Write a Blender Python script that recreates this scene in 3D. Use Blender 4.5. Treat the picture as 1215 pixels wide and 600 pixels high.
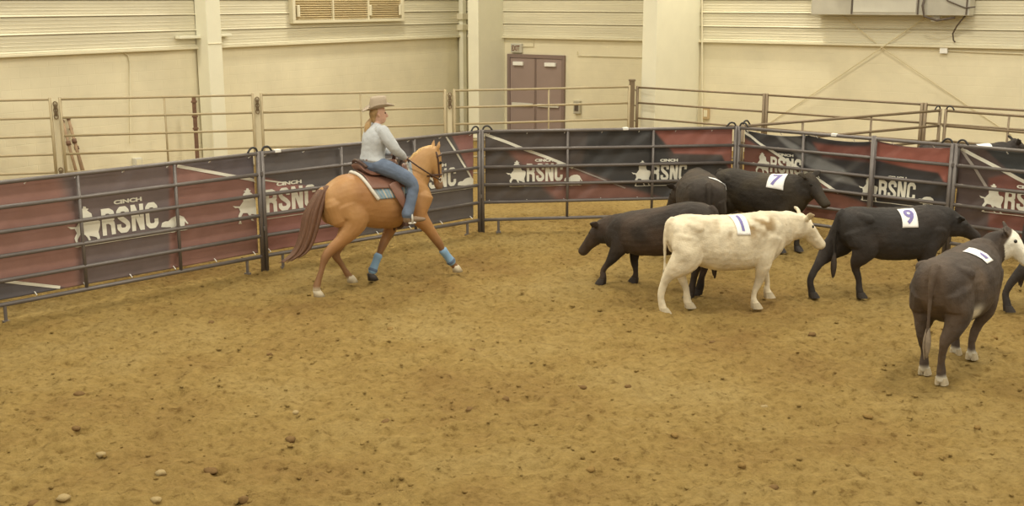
import bpy, bmesh, math, random
import numpy as np
from mathutils import Vector, Matrix
from mathutils.bvhtree import BVHTree
from mathutils.geometry import tessellate_polygon

for o in list(bpy.data.objects):
    bpy.data.objects.remove(o)
scene = bpy.context.scene
COL = scene.collection
R = math.radians

# ------------------------------------------------------------------ camera
FPX, CAM_H = 1350.0, 3.6                       # focal length in pixels of a 1215 wide frame
PITCH = math.atan2(300.0, FPX)
cam_data = bpy.data.cameras.new('camera')
cam_data.sensor_width = 36.0
cam_data.lens = 36.0 * FPX / 1215.0
cam_data.clip_end = 300
cam = bpy.data.objects.new('camera', cam_data)
COL.objects.link(cam)
cam.location = (0, 0, CAM_H)
cam.rotation_euler = (math.pi / 2 - PITCH, 0, 0)
scene.camera = cam

# ------------------------------------------------------------------ world and exposure
world = bpy.data.worlds.new('world')
scene.world = world
world.use_nodes = True
world.node_tree.nodes['Background'].inputs[0].default_value = (1.0, 0.93, 0.76, 1)
world.node_tree.nodes['Background'].inputs[1].default_value = 0.60
vs = scene.view_settings
vs.view_transform = 'Standard'
vs.look = 'None'
vs.gamma = 1.0
vs.use_curve_mapping = False
vs.exposure = 0.0
LAMP_POWER = 290.0
LAMP_COLOR = (1.0, 0.92, 0.74)
LAMP_SPOTS = [(x, y) for y in (3.0, 11.0, 19.0) for x in (-9.0, -1.5, 6.0, 13.5)] + [(-2.5, 26.5), (5.0, 26.0)]  # last two spots are added to brighten the far walls and corner
TINT = (1.0, 0.93, 0.76)


# ------------------------------------------------------------------ photograph geometry
_c, _s = math.cos(PITCH), math.sin(PITCH)


def ray(px, py):
    u = (px - 607.5) / FPX
    v = (300.0 - py) / FPX
    return (u, _c + v * _s, -_s + v * _c)


def atz(px, py, z=0.0):
    """pixel -> point of the horizontal plane at height z"""
    r = ray(px, py)
    t = (z - CAM_H) / r[2]
    return Vector((r[0] * t, r[1] * t, z))


class Frame:
    """local frame on the ground: x along the heading, y to its left, z up"""

    def __init__(self, O, heading):
        self.O = Vector((O[0], O[1], 0))
        self.h = R(heading)
        self.f = Vector((math.cos(self.h), math.sin(self.h), 0))
        self.l = Vector((-math.sin(self.h), math.cos(self.h), 0))

    def P(self, px, py, lat=0.0):
        r = Vector(ray(px, py))
        C = Vector((0, 0, CAM_H))
        t = (lat - (C - self.O).dot(self.l)) / r.dot(self.l)
        w = C + r * t - self.O
        return Vector((w.dot(self.f), lat, w.z))

    def G(self, px, py, z=0.0):
        w = atz(px, py, z) - self.O
        return Vector((w.dot(self.f), w.dot(self.l), z))


# ------------------------------------------------------------------ colours and materials
def lin(v):
    v /= 255.0
    return v / 12.92 if v <= 0.04045 else ((v + 0.055) / 1.055) ** 2.4


def col(r, g, b, k=1.0):
    return tuple(min(0.86, max(0.004, k * lin(c) / t)) for c, t in zip((r, g, b), TINT))


MATS = {}


def mat(name, rgb, rough=0.6, metal=0.0, var=0.0, vscale=8.0, bump=0.0, bscale=60.0, attr=False,
        sheen=0.0, spec=0.5, coord='Object', stretch=None, dark=0.55):
    if name in MATS:
        return MATS[name]
    m = bpy.data.materials.new(name)
    m.use_nodes = True
    nt = m.node_tree
    b = nt.nodes['Principled BSDF']
    b.inputs['Roughness'].default_value = rough
    b.inputs['Metallic'].default_value = metal
    b.inputs['Specular IOR Level'].default_value = spec
    if sheen:
        b.inputs['Sheen Weight'].default_value = sheen
    tc = nt.nodes.new('ShaderNodeTexCoord')
    src = tc.outputs[coord]
    if stretch:
        mp = nt.nodes.new('ShaderNodeMapping')
        mp.inputs['Scale'].default_value = stretch
        nt.links.new(src, mp.inputs['Vector'])
        src = mp.outputs[0]
    if attr:
        a = nt.nodes.new('ShaderNodeAttribute')
        a.attribute_name = 'paint'
        cs = a.outputs['Color']
    else:
        rg = nt.nodes.new('ShaderNodeRGB')
        rg.outputs[0].default_value = (*rgb, 1)
        cs = rg.outputs[0]
    if var > 0:
        n = nt.nodes.new('ShaderNodeTexNoise')
        n.inputs['Scale'].default_value = vscale
        n.inputs['Detail'].default_value = 6
        n.inputs['Roughness'].default_value = 0.62
        nt.links.new(src, n.inputs['Vector'])
        rp = nt.nodes.new('ShaderNodeMapRange')
        rp.inputs['From Min'].default_value = 0.3
        rp.inputs['From Max'].default_value = 0.7
        rp.inputs['To Min'].default_value = 1.0 - var
        rp.inputs['To Max'].default_value = 1.0 + var * dark
        nt.links.new(n.outputs[0], rp.inputs[0])
        mx = nt.nodes.new('ShaderNodeVectorMath')
        mx.operation = 'MULTIPLY'
        nt.links.new(cs, mx.inputs[0])
        nt.links.new(rp.outputs[0], mx.inputs[1])
        cs = mx.outputs[0]
    nt.links.new(cs, b.inputs['Base Color'])
    if bump > 0:
        n2 = nt.nodes.new('ShaderNodeTexNoise')
        n2.inputs['Scale'].default_value = bscale
        n2.inputs['Detail'].default_value = 4
        nt.links.new(src, n2.inputs['Vector'])
        bp = nt.nodes.new('ShaderNodeBump')
        bp.inputs['Strength'].default_value = bump
        bp.inputs['Distance'].default_value = 0.02
        nt.links.new(n2.outputs[0], bp.inputs['Height'])
        nt.links.new(bp.outputs[0], b.inputs['Normal'])
    MATS[name] = m
    return m


def dirt_material():
    m = bpy.data.materials.new('arena_dirt')
    m.use_nodes = True
    nt = m.node_tree
    b = nt.nodes['Principled BSDF']
    b.inputs['Roughness'].default_value = 0.95
    b.inputs['Specular IOR Level'].default_value = 0.15
    tc = nt.nodes.new('ShaderNodeTexCoord')

    def noise(scale, detail=5, rough=0.6):
        n = nt.nodes.new('ShaderNodeTexNoise')
        n.inputs['Scale'].default_value = scale
        n.inputs['Detail'].default_value = detail
        n.inputs['Roughness'].default_value = rough
        nt.links.new(tc.outputs['Object'], n.inputs['Vector'])
        return n.outputs[0]

    def ramp(src, stops):
        r = nt.nodes.new('ShaderNodeValToRGB')
        cr = r.color_ramp
        cr.elements[0].position, cr.elements[0].color = stops[0][0], (*stops[0][1], 1)
        cr.elements[1].position, cr.elements[1].color = stops[-1][0], (*stops[-1][1], 1)
        for p, c in stops[1:-1]:
            e = cr.elements.new(p)
            e.color = (*c, 1)
        nt.links.new(src, r.inputs[0])
        return r.outputs[0]

    base = ramp(noise(0.55, 4), [(0.30, col(136, 106, 56)), (0.5, col(149, 121, 65)), (0.70, col(157, 131, 76))])
    fine = ramp(noise(11.0, 7, 0.7), [(0.34, (0.60, 0.54, 0.46)), (0.45, (0.94, 0.93, 0.91)), (0.64, (1.17, 1.17, 1.18))])  # random dirt tone, contrast raised to replace shading lost on small lumps
    mx = nt.nodes.new('ShaderNodeMix')
    mx.data_type = 'RGBA'
    mx.blend_type = 'MULTIPLY'
    mx.inputs[0].default_value = 1.0
    nt.links.new(base, mx.inputs[6])
    nt.links.new(fine, mx.inputs[7])
    nt.links.new(mx.outputs[2], b.inputs['Base Color'])
    bp = nt.nodes.new('ShaderNodeBump')
    bp.inputs['Strength'].default_value = 0.9
    bp.inputs['Distance'].default_value = 0.055
    nt.links.new(noise(17.0, 8, 0.68), bp.inputs['Height'])
    nt.links.new(bp.outputs[0], b.inputs['Normal'])
    return m


def wall_material(name, rgb, course=0.2):
    """painted block: faint courses and joints in relief, slight blotching"""
    m = mat(name, rgb, rough=0.7, var=0.10, vscale=0.9, spec=0.3)
    nt = m.node_tree
    b = nt.nodes['Principled BSDF']
    tc = [n for n in nt.nodes if n.type == 'TEX_COORD'][0]
    sx = nt.nodes.new('ShaderNodeSeparateXYZ')
    nt.links.new(tc.outputs['Object'], sx.inputs[0])
    cx = nt.nodes.new('ShaderNodeCombineXYZ')
    nt.links.new(sx.outputs[0], cx.inputs[0])
    nt.links.new(sx.outputs[2], cx.inputs[1])
    br = nt.nodes.new('ShaderNodeTexBrick')
    br.inputs['Scale'].default_value = 1.0
    br.inputs['Brick Width'].default_value = course * 2
    br.inputs['Row Height'].default_value = course
    br.inputs['Mortar Size'].default_value = 0.008
    br.inputs['Mortar Smooth'].default_value = 0.4
    nt.links.new(cx.outputs[0], br.inputs['Vector'])
    bp = nt.nodes.new('ShaderNodeBump')
    bp.invert = True
    bp.inputs['Strength'].default_value = 0.35
    bp.inputs['Distance'].default_value = 0.006
    nt.links.new(br.outputs['Fac'], bp.inputs['Height'])
    nt.links.new(bp.outputs[0], b.inputs['Normal'])
    return m


# ------------------------------------------------------------------ mesh helpers
def new_obj(name, mesh, parent=None, material=None, loc=None, rotz=None):
    o = bpy.data.objects.new(name, mesh)
    COL.objects.link(o)
    if parent is not None:
        o.parent = parent
    if material is not None and mesh is not None and not mesh.materials:
        mesh.materials.append(material)
    if loc is not None:
        o.location = loc
    if rotz is not None:
        o.rotation_euler = (0, 0, rotz)
    return o


def tag(o, label=None, cat=None, group=None, kind=None):
    if label:
        o['label'] = label
    if cat:
        o['category'] = cat
    if group:
        o['group'] = group
    if kind:
        o['kind'] = kind
    return o


def empty(name, loc=(0, 0, 0), rotz=0.0):
    o = bpy.data.objects.new(name, None)
    o.empty_display_size = 0.2
    COL.objects.link(o)
    o.location = loc
    o.rotation_euler = (0, 0, rotz)
    return o


def pymesh(name, verts, faces, smooth=False):
    me = bpy.data.meshes.new(name)
    me.from_pydata([tuple(v) for v in verts], [], faces)
    me.update()
    if smooth:
        me.polygons.foreach_set('use_smooth', [True] * len(me.polygons))
    return me


class MB:
    """collects simple shapes for one mesh"""

    def __init__(self):
        self.v, self.f = [], []

    def add(self, verts, faces):
        n = len(self.v)
        self.v += [tuple(v) for v in verts]
        self.f += [[i + n for i in f] for f in faces]
        return self

    def box(self, lo, hi, bev=0.0):
        x0, y0, z0 = lo
        x1, y1, z1 = hi
        if bev <= 0:
            v = [(x0, y0, z0), (x1, y0, z0), (x1, y1, z0), (x0, y1, z0), (x0, y0, z1), (x1, y0, z1), (x1, y1, z1), (x0, y1, z1)]
            return self.add(v, [[3, 2, 1, 0], [4, 5, 6, 7], [0, 1, 5, 4], [1, 2, 6, 5], [2, 3, 7, 6], [3, 0, 4, 7]])
        bm = bmesh.new()
        bmesh.ops.create_cube(bm, size=1.0)
        for q in bm.verts:
            q.co = Vector(((x0 + x1) / 2 + q.co.x * (x1 - x0), (y0 + y1) / 2 + q.co.y * (y1 - y0), (z0 + z1) / 2 + q.co.z * (z1 - z0)))
        bmesh.ops.bevel(bm, geom=bm.edges[:], offset=bev, segments=2, affect='EDGES', profile=0.5)
        bm.verts.index_update()
        vs_ = [q.co.copy() for q in bm.verts]
        fs = [[q.index for q in f.verts] for f in bm.faces]
        bm.free()
        return self.add(vs_, fs)

    def tube(self, pts, rad, n=8):
        pts = [Vector(p) for p in pts]
        rr = rad if isinstance(rad, (list, tuple)) else [rad] * len(pts)
        rings = []
        prev = None
        for i, p in enumerate(pts):
            t = (pts[min(i + 1, len(pts) - 1)] - pts[max(i - 1, 0)]).normalized()
            if prev is None:
                a = Vector((0, 0, 1)) if abs(t.z) < 0.9 else Vector((1, 0, 0))
                u = t.cross(a).normalized()
            else:
                u = (prev - t * prev.dot(t)).normalized()
            prev = u
            w = t.cross(u)
            rings.append([p + (u * math.cos(2 * math.pi * k / n) + w * math.sin(2 * math.pi * k / n)) * rr[i] for k in range(n)])
        v = [q for r_ in rings for q in r_]
        f = []
        for i in range(len(pts) - 1):
            for k in range(n):
                f.append([i * n + k, i * n + (k + 1) % n, (i + 1) * n + (k + 1) % n, (i + 1) * n + k])
        f.append(list(range(n))[::-1])
        f.append([(len(pts) - 1) * n + k for k in range(n)])
        return self.add(v, f)

    def rings(self, rings, close=True):
        """rings: lists of points, all of one length; skinned and capped"""
        n = len(rings[0])
        v = [q for r_ in rings for q in r_]
        f = []
        for i in range(len(rings) - 1):
            for k in range(n):
                f.append([i * n + k, i * n + (k + 1) % n, (i + 1) * n + (k + 1) % n, (i + 1) * n + k])
        if close:
            f.append(list(range(n))[::-1])
            f.append([(len(rings) - 1) * n + k for k in range(n)])
        return self.add(v, f)

    def mesh(self, name, smooth=False):
        me = pymesh(name, self.v, self.f, smooth)
        bm = bmesh.new()
        bm.from_mesh(me)
        bmesh.ops.recalc_face_normals(bm, faces=bm.faces[:])
        bm.to_mesh(me)
        bm.free()
        return me

    def build(self, name, material, parent=None, smooth=False, **k):
        return new_obj(name, self.mesh(name, smooth), parent, material, **k)


def catmull(pts, sub=4):
    pts = [np.array(p, float) for p in pts]
    if len(pts) < 3:
        return [pts[0] + (pts[-1] - pts[0]) * t for t in np.linspace(0, 1, sub + 1)]
    out = []
    for i in range(len(pts) - 1):
        p0 = pts[i - 1] if i > 0 else 2 * pts[0] - pts[1]
        p1, p2 = pts[i], pts[i + 1]
        p3 = pts[i + 2] if i + 2 < len(pts) else 2 * pts[-1] - pts[-2]
        for k in range(sub):
            t = k / sub
            out.append(0.5 * ((2 * p1) + (-p0 + p2) * t + (2 * p0 - 5 * p1 + 4 * p2 - p3) * t * t + (-p0 + 3 * p1 - 3 * p2 + p3) * t ** 3))
    out.append(pts[-1])
    return out


def limb(mb, pts, rad, side=(0, 1, 0), sub=4, n=14):
    """organic loft: pts joints, rad per joint (across, along) or a number"""
    rad = [(r, r) if not isinstance(r, (tuple, list)) else r for r in rad]
    data = catmull([list(p) + list(r) for p, r in zip(pts, rad)], sub)
    P = [Vector(d[:3]) for d in data]
    S = Vector(side)
    rings = []
    for i, d in enumerate(data):
        t = (P[min(i + 1, len(P) - 1)] - P[max(i - 1, 0)]).normalized()
        u = S - t * S.dot(t)
        if u.length < 1e-3:
            u = Vector((1, 0, 0)) - t * t.x
        u.normalize()
        w = t.cross(u)
        rings.append([P[i] + u * math.cos(2 * math.pi * k / n) * max(d[3], 1e-3) + w * math.sin(2 * math.pi * k / n) * max(d[4], 1e-3) for k in range(n)])

    def dome(i, sgn):
        t = (P[1] - P[0]).normalized() if i == 0 else (P[-1] - P[-2]).normalized()
        c = P[i]
        rr = min(data[i][3], data[i][4])
        return [[c + (q - c) * 0.72 + t * sgn * rr * 0.55 for q in rings[i]], [c + (q - c) * 0.25 + t * sgn * rr * 0.85 for q in rings[i]]]
    a = dome(0, -1)
    b = dome(-1, 1)
    mb.rings([a[1], a[0]] + rings + b)
    return mb


def torso(mb, st, n=26, e=2.25, sub=3):
    """st: (x, ztop, zbot, halfwidth[, yshift])"""
    data = catmull([list(s) + [0] * (5 - len(s)) for s in st], sub)
    rings = []
    for x, zt, zb, w, ys in data:
        zc = zb + (zt - zb) * 0.56
        ring = []
        for k in range(n):
            a = 2 * math.pi * k / n
            ca, sa = math.cos(a), math.sin(a)
            yy = math.copysign(abs(ca) ** (2 / e), ca) * w
            zz = math.copysign(abs(sa) ** (2 / e), sa)
            ring.append(Vector((x, ys + yy, zc + zz * ((zt - zc) if zz > 0 else (zc - zb)))))
        rings.append(ring)
    mb.rings(rings)
    return mb


def remesh(mb, name, voxel=0.013, smooth=4, lam=0.5, relief=0.0):
    """union of the lofts as one continuous surface"""
    me = mb.mesh(name + '_tmp')
    o = bpy.data.objects.new('tmp', me)
    COL.objects.link(o)
    md = o.modifiers.new('r', 'REMESH')
    md.mode = 'VOXEL'
    md.voxel_size = voxel
    dg = bpy.context.evaluated_depsgraph_get()
    out = bpy.data.meshes.new_from_object(o.evaluated_get(dg))
    bpy.data.objects.remove(o)
    bpy.data.meshes.remove(me)
    out.name = name
    nv = len(out.vertices)
    co = np.empty(nv * 3)
    out.vertices.foreach_get('co', co)
    co = co.reshape(-1, 3)
    ne = len(out.edges)
    ed = np.empty(ne * 2, int)
    out.edges.foreach_get('vertices', ed)
    ed = ed.reshape(-1, 2)
    deg = np.bincount(ed.ravel(), minlength=nv)[:, None].astype(float)
    for it in range(smooth * 2):
        l_ = lam if it % 2 == 0 else -lam * 0.9
        acc = np.zeros_like(co)
        for a in range(3):
            acc[:, a] = np.bincount(ed[:, 0], co[ed[:, 1], a], nv) + np.bincount(ed[:, 1], co[ed[:, 0], a], nv)
        co = co + l_ * (acc / np.maximum(deg, 1) - co)
    out.vertices.foreach_set('co', co.ravel())
    if relief:
        out.update()
        nr = np.empty(nv * 3)
        out.vertices.foreach_get('normal', nr)
        co = co + nr.reshape(-1, 3) * ((vnoise(co + 3, 28) - .5) * relief * .7 + (vnoise(co + 8, 8) - .5) * relief * 2)[:, None]
        out.vertices.foreach_set('co', co.ravel())
    out.polygons.foreach_set('use_smooth', [True] * len(out.polygons))
    out.update()
    return out, co


def paint(me, cols):
    a = me.color_attributes.new('paint', 'FLOAT_COLOR', 'POINT')
    c = np.ones((len(cols), 4), np.float32)
    c[:, :3] = cols
    a.data.foreach_set('color', c.ravel())


_rng = np.random.default_rng(7)
_lat = _rng.random((64, 64, 64)).astype(np.float32)


def vnoise(p, scale):
    """value noise, p (n,3)"""
    q = np.asarray(p) * scale
    i = np.floor(q).astype(int)
    f = q - i
    f = f * f * (3 - 2 * f)
    i &= 63
    j = (i + 1) & 63
    L = _lat
    r = 0
    for a, wa in ((i[:, 0], 1 - f[:, 0]), (j[:, 0], f[:, 0])):
        for b, wb in ((i[:, 1], 1 - f[:, 1]), (j[:, 1], f[:, 1])):
            for c, wc in ((i[:, 2], 1 - f[:, 2]), (j[:, 2], f[:, 2])):
                r = r + L[a, b, c] * wa * wb * wc
    return r


def sstep(a, b, x):
    t = np.clip((x - a) / (b - a), 0, 1)
    return t * t * (3 - 2 * t)


def text_shape(s, bold=0.0):
    """lettering as flat triangles in a unit box"""
    cu = bpy.data.curves.new('t', 'FONT')
    cu.body = s
    cu.offset = bold
    cu.fill_mode = 'FRONT'
    cu.resolution_u = 3
    o = bpy.data.objects.new('t', cu)
    COL.objects.link(o)
    dg = bpy.context.evaluated_depsgraph_get()
    me = bpy.data.meshes.new_from_object(o.evaluated_get(dg))
    v = np.array([x.co[:2] for x in me.vertices])
    f = [list(p.vertices) for p in me.polygons]
    bpy.data.objects.remove(o)
    bpy.data.meshes.remove(me)
    v = (v - v.min(0)) / (v.max(0) - v.min(0))
    return v, f


def finer(shape, times=2):
    v, f = np.asarray(shape[0], float).tolist(), [list(t) for t in shape[1]]
    tri = [[q[0], q[i], q[i + 1]] for q in f for i in range(1, len(q) - 1)]
    for _ in range(times):
        mid, out = {}, []

        def m_(a, b):
            k = (min(a, b), max(a, b))
            if k not in mid:
                mid[k] = len(v)
                v.append([(v[a][0] + v[b][0]) / 2, (v[a][1] + v[b][1]) / 2])
            return mid[k]
        for a, b, c in tri:
            x, y, z = m_(a, b), m_(b, c), m_(c, a)
            out += [[a, x, z], [x, b, y], [z, y, c], [x, y, z]]
        tri = out
    return np.array(v), tri


def poly_shape(pts):
    t = tessellate_polygon([[Vector((x, y, 0)) for x, y in pts]])
    return np.array(pts, float), [list(q) for q in t]


# ================================================================== floor
def build_floor():
    xs = np.concatenate([np.linspace(-26, -9.5, 12)[:-1], np.arange(-9.5, 11.0, 0.036), np.linspace(11.0, 26, 12)])
    ys = np.concatenate([np.linspace(-6, 6.4, 8)[:-1], np.arange(6.4, 19.5, 0.036), np.linspace(19.5, 42, 14)])
    X, Y = np.meshgrid(xs, ys)
    P = np.stack([X.ravel(), Y.ravel(), np.zeros(X.size)], 1)
    h = (vnoise(P, 1.3) - .5) * 0.035 + (vnoise(P + 7, 3.7) - .5) * 0.035 + (vnoise(P + 3, 7.3) - .5) * 0.052 + (np.abs(vnoise(P + 11, 13) - .5) - .12) * 0.06 + (vnoise(P + 5, 24) - .5) * 0.026
    h = h.reshape(X.shape)
    rng = np.random.default_rng(3)
    for k in range(2200):                      # hoof prints
        cx, cy = rng.uniform(-9, 10.5), rng.uniform(6.6, 19)
        r = rng.uniform(0.05, 0.10)
        i0, i1 = np.searchsorted(xs, [cx - 3 * r, cx + 3 * r])
        j0, j1 = np.searchsorted(ys, [cy - 3 * r, cy + 3 * r])
        d = np.hypot(X[j0:j1, i0:i1] - cx, (Y[j0:j1, i0:i1] - cy) * rng.uniform(.7, 1.3)) / r
        h[j0:j1, i0:i1] += rng.uniform(.35, .9) * (-0.030 * np.exp(-d ** 2) + 0.016 * np.exp(-((d - 1.5) / .5) ** 2))
    Z = h - 0.012
    ny, nx = X.shape
    v = np.stack([X, Y, Z], -1).reshape(-1, 3)
    idx = np.arange(nx * ny).reshape(ny, nx)
    f = np.stack([idx[:-1, :-1], idx[:-1, 1:], idx[1:, 1:], idx[1:, :-1]], -1).reshape(-1, 4)
    me = bpy.data.meshes.new('floor')
    me.vertices.add(len(v))
    me.vertices.foreach_set('co', v.ravel())
    me.loops.add(f.size)
    me.loops.foreach_set('vertex_index', f.ravel())
    me.polygons.add(len(f))
    me.polygons.foreach_set('loop_start', np.arange(0, f.size, 4))
    me.polygons.foreach_set('loop_total', np.full(len(f), 4))
    me.polygons.foreach_set('use_smooth', np.ones(len(f), bool))
    me.update(calc_edges=True)
    o = new_obj('floor', me, None, MAT_DIRT)
    tag(o, 'loose tan arena dirt floor churned by hooves', None, None, 'structure')

    def height(x, y):
        i = min(max(int(np.searchsorted(xs, x)), 1), nx - 1)
        j = min(max(int(np.searchsorted(ys, y)), 1), ny - 1)
        return float(Z[j, i])
    return height


MAT_DIRT = dirt_material()
ground_z = build_floor()

# ================================================================== walls
ANG_L, ANG_R = 56.0, -34.0
wl0 = atz(0, 66, 2.63)
wr0 = atz(600, 43.5, 2.63)
dL = Vector((math.cos(R(ANG_L)), math.sin(R(ANG_L)), 0))
dR = Vector((math.cos(R(ANG_R)), math.sin(R(ANG_R)), 0))
# corner = intersection of both wall lines
_den = dL.x * dR.y - dL.y * dR.x
_t = ((wr0.x - wl0.x) * dR.y - (wr0.y - wl0.y) * dR.x) / _den
CORNER = Vector((wl0.x + dL.x * _t, wl0.y + dL.y * _t, 0))
FL = Frame((CORNER.x, CORNER.y), ANG_L)      # wall_left runs at negative x, room side is -y
FR = Frame((CORNER.x, CORNER.y), ANG_R)      # wall_right runs at positive x, room side is -y

M_WALL = wall_material('cream_block_paint', col(226, 211, 168))
M_SIDE = mat('cream_metal_siding', col(216, 203, 164), rough=0.5, var=0.10, vscale=1.6, stretch=(0.3, 1, 3))
M_COLM = mat('cream_column_paint', col(232, 222, 184), rough=0.5, var=0.04, vscale=2)
M_TRIM = mat('cream_trim_paint', col(222, 208, 166), rough=0.5, var=0.05, vscale=3)
M_DOOR = mat('mauve_brown_door_paint', col(150, 127, 110), rough=0.5, var=0.06, vscale=2)
M_DFRM = mat('brown_door_frame_paint', col(130, 108, 92), rough=0.5)
M_BOXG = mat('pale_grey_metal', col(205, 196, 168), rough=0.4, var=0.06, vscale=3)
M_GALV = mat('galvanised_sheet', col(190, 180, 152), rough=0.35, metal=0.3, var=0.12, vscale=2.5)
M_DARKMET = mat('dark_brown_metal', col(88, 74, 58), rough=0.5)
M_WHITE = mat('white_plastic', col(236, 228, 204), rough=0.5)

WALLS = {}
for nm, fr, a, b in (('wall_left', FL, -26.0, 0.3), ('wall_right', FR, 0.0, 30.0)):
    w = MB().box((a, 0.0, -0.1), (b, 0.3, 10.6)).build(nm, M_WALL, None, loc=fr.O, rotz=fr.h)
    tag(w, 'cream painted block wall under metal siding', None, None, 'structure')
    WALLS[nm] = w


def siding(parent, a, b, z0, z1):
    hgt = z1 - z0
    prof = [(0.0, 0.0), (-0.075, 0.0), (-0.085, 0.012), (-0.075, 0.028), (-0.055, 0.035)]
    for k in range(1, 5):
        zz = hgt * k / 5
        prof += [(-0.055, zz - 0.008), (-0.061, zz), (-0.055, zz + 0.008)]
    prof += [(-0.05, hgt - 0.012), (-0.02, hgt - 0.004), (0.0, hgt - 0.004)]
    mb = MB()
    mb.rings([[Vector((a, y, z0 + z)) for y, z in prof], [Vector((b, y, z0 + z)) for y, z in prof]])
    return mb.build('siding_panel', M_SIDE, parent)


COLX_L = FL.P(232, 60)[0]
XEND = FL.P(545, 40)[0]
seams = [2.65, 2.973, 3.296, 3.60, 3.923, 4.246, 4.57, 4.89, 5.215]
for i in range(len(seams) - 1):
    z0, z1 = seams[i], seams[i + 1]
    siding(WALLS['wall_left'], -26, COLX_L - 0.02, z0, z1)
    siding(WALLS['wall_left'], COLX_L + 0.02, XEND, z0, z1)
    siding(WALLS['wall_right'], 0.1, 30, z0, z1)
for par, a, b in (('wall_left', -26, XEND), ('wall_right', 0.2, 30)):
    MB().box((a, -0.12, 2.598), (b, 0.0, 2.65), 0.008).build('ledge_trim', M_TRIM, WALLS[par])

# --- columns
def column(frame, x0, x1, depth, label, bracket=False):
    root = empty('steel_column', frame.O + frame.f * ((x0 + x1) / 2), frame.h)
    hw = (x1 - x0) / 2
    MB().box((-hw, -depth, 0), (hw, -0.06 if depth < 1 else 0.0, 10.4), 0.015).build('shaft', M_COLM, root)
    MB().box((-hw - 0.06, -depth - 0.05, -0.02), (hw + 0.06, -0.0, 0.04), 0.006).build('base_plate', M_COLM, root)
    if bracket:
        MB().box((-0.75, -0.22, 2.82), (-hw - 0.0, -0.075, 2.88), 0.01).build('girt_bracket', M_COLM, root)
        MB().box((hw, -0.22, 2.84), (0.66, -0.075, 2.90), 0.01).build('girt_bracket', M_COLM, root)
        MB().tube([(-hw - 0.01, -depth - 0.005, 2.71), (hw + 0.01, -depth - 0.005, 2.71)], 0.012).build('strap', M_TRIM, root)
    tag(root, label, 'column')
    return root


column(FL, COLX_L - 0.02, COLX_L + 0.36, 0.42, 'slender cream steel column on the block wall left of the louvred vent', True)
xa = FR.P(762, 100, -2.3)[0]
column(FR, xa, xa + 0.36, 2.35, 'deep cream building column right of the brown double doors')
xb = FR.P(556, 90, -1.2)[0]
column(FR, xb, xb + 0.34, 1.22, 'deep cream building column in the wall corner beside the downspout')

# --- downspout at the corner
xd = FL.P(548.5, 100, -0.1)[0]
ds = empty('downspout', FL.O + FL.f * xd, FL.h)
MB().box((-0.09, -0.2, 0.0), (0.09, -0.06, 8.2), 0.02).build('pipe', M_COLM, ds)
for z in (2.79, 3.08):
    MB().box((-0.15, -0.24, z), (0.13, 0.0, z + 0.16), 0.01).build('bracket', M_TRIM, ds)
tag(ds, 'cream square downspout with brackets in the wall corner', 'downspout')

# --- louvred vent on the left wall
va, vb = FL.P(348, 24, -0.1), FL.P(474, 20, -0.1)
vz0 = (va.z + vb.z) / 2 - 0.02
vent = empty('louvred_vent', FL.O + FL.f * va.x, FL.h)
vw = vb.x - va.x
vh = 1.1
M_LOUV = mat('tan_louvre_metal', col(216, 192, 138), rough=0.5, var=0.08, vscale=3)
MB().box((0, -0.10, vz0), (vw, -0.055, vz0 + vh)).build('backing', M_LOUV, vent)
fb = MB()
fb.box((-0.09, -0.19, vz0 - 0.07), (vw + 0.09, -0.05, vz0), 0.008).box((-0.09, -0.19, vz0 + vh), (vw + 0.09, -0.05, vz0 + vh + 0.08), 0.008)
fb.box((-0.09, -0.19, vz0), (0, -0.05, vz0 + vh), 0.008).box((vw, -0.19, vz0), (vw + 0.09, -0.05, vz0 + vh), 0.008)
fb.build('frame', M_TRIM, vent)
for k in range(3):
    a, b = vw * k / 3 + 0.02, vw * (k + 1) / 3 - 0.02
    sb = MB()
    z = vz0 + 0.02
    while z < vz0 + vh - 0.03:
        sb.add([(a, -0.16, z), (b, -0.16, z), (b, -0.10, z + 0.035), (a, -0.10, z + 0.035), (a, -0.155, z - 0.006), (b, -0.155, z - 0.006)],
               [[0, 1, 2, 3], [0, 4, 5, 1]])
        z += 0.052
    s_ = sb.build('louvre_slats', M_LOUV, vent)
    s_['kind'] = 'stuff'
    if k:
        MB().box((vw * k / 3 - 0.02, -0.18, vz0), (vw * k / 3 + 0.02, -0.09, vz0 + vh)).build('mullion', M_TRIM, vent)
for xx in (0.10, vw * 2 / 3 + 0.06, vw - 0.06):
    MB().box((xx - 0.06, -0.215, vz0 + 0.08), (xx + 0.02, -0.17, vz0 + 0.34), 0.01).build('latch', M_TRIM, vent)
tag(vent, 'tan three-section louvred vent set in the metal siding', 'vent')

# --- conduit on left wall
cp = [FL.P(0, 63, -0.03), FL.P(120, 62.5, -0.03), FL.P(146, 62, -0.03), FL.P(152, 66, -0.03), FL.P(154, 74, -0.03), FL.P(155, 170, -0.03)]
tag(MB().tube(cp, 0.014).build('conduit', M_TRIM, None, loc=FL.O, rotz=FL.h), 'thin cream conduit bending down the block wall left of the slender column', 'conduit')

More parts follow.
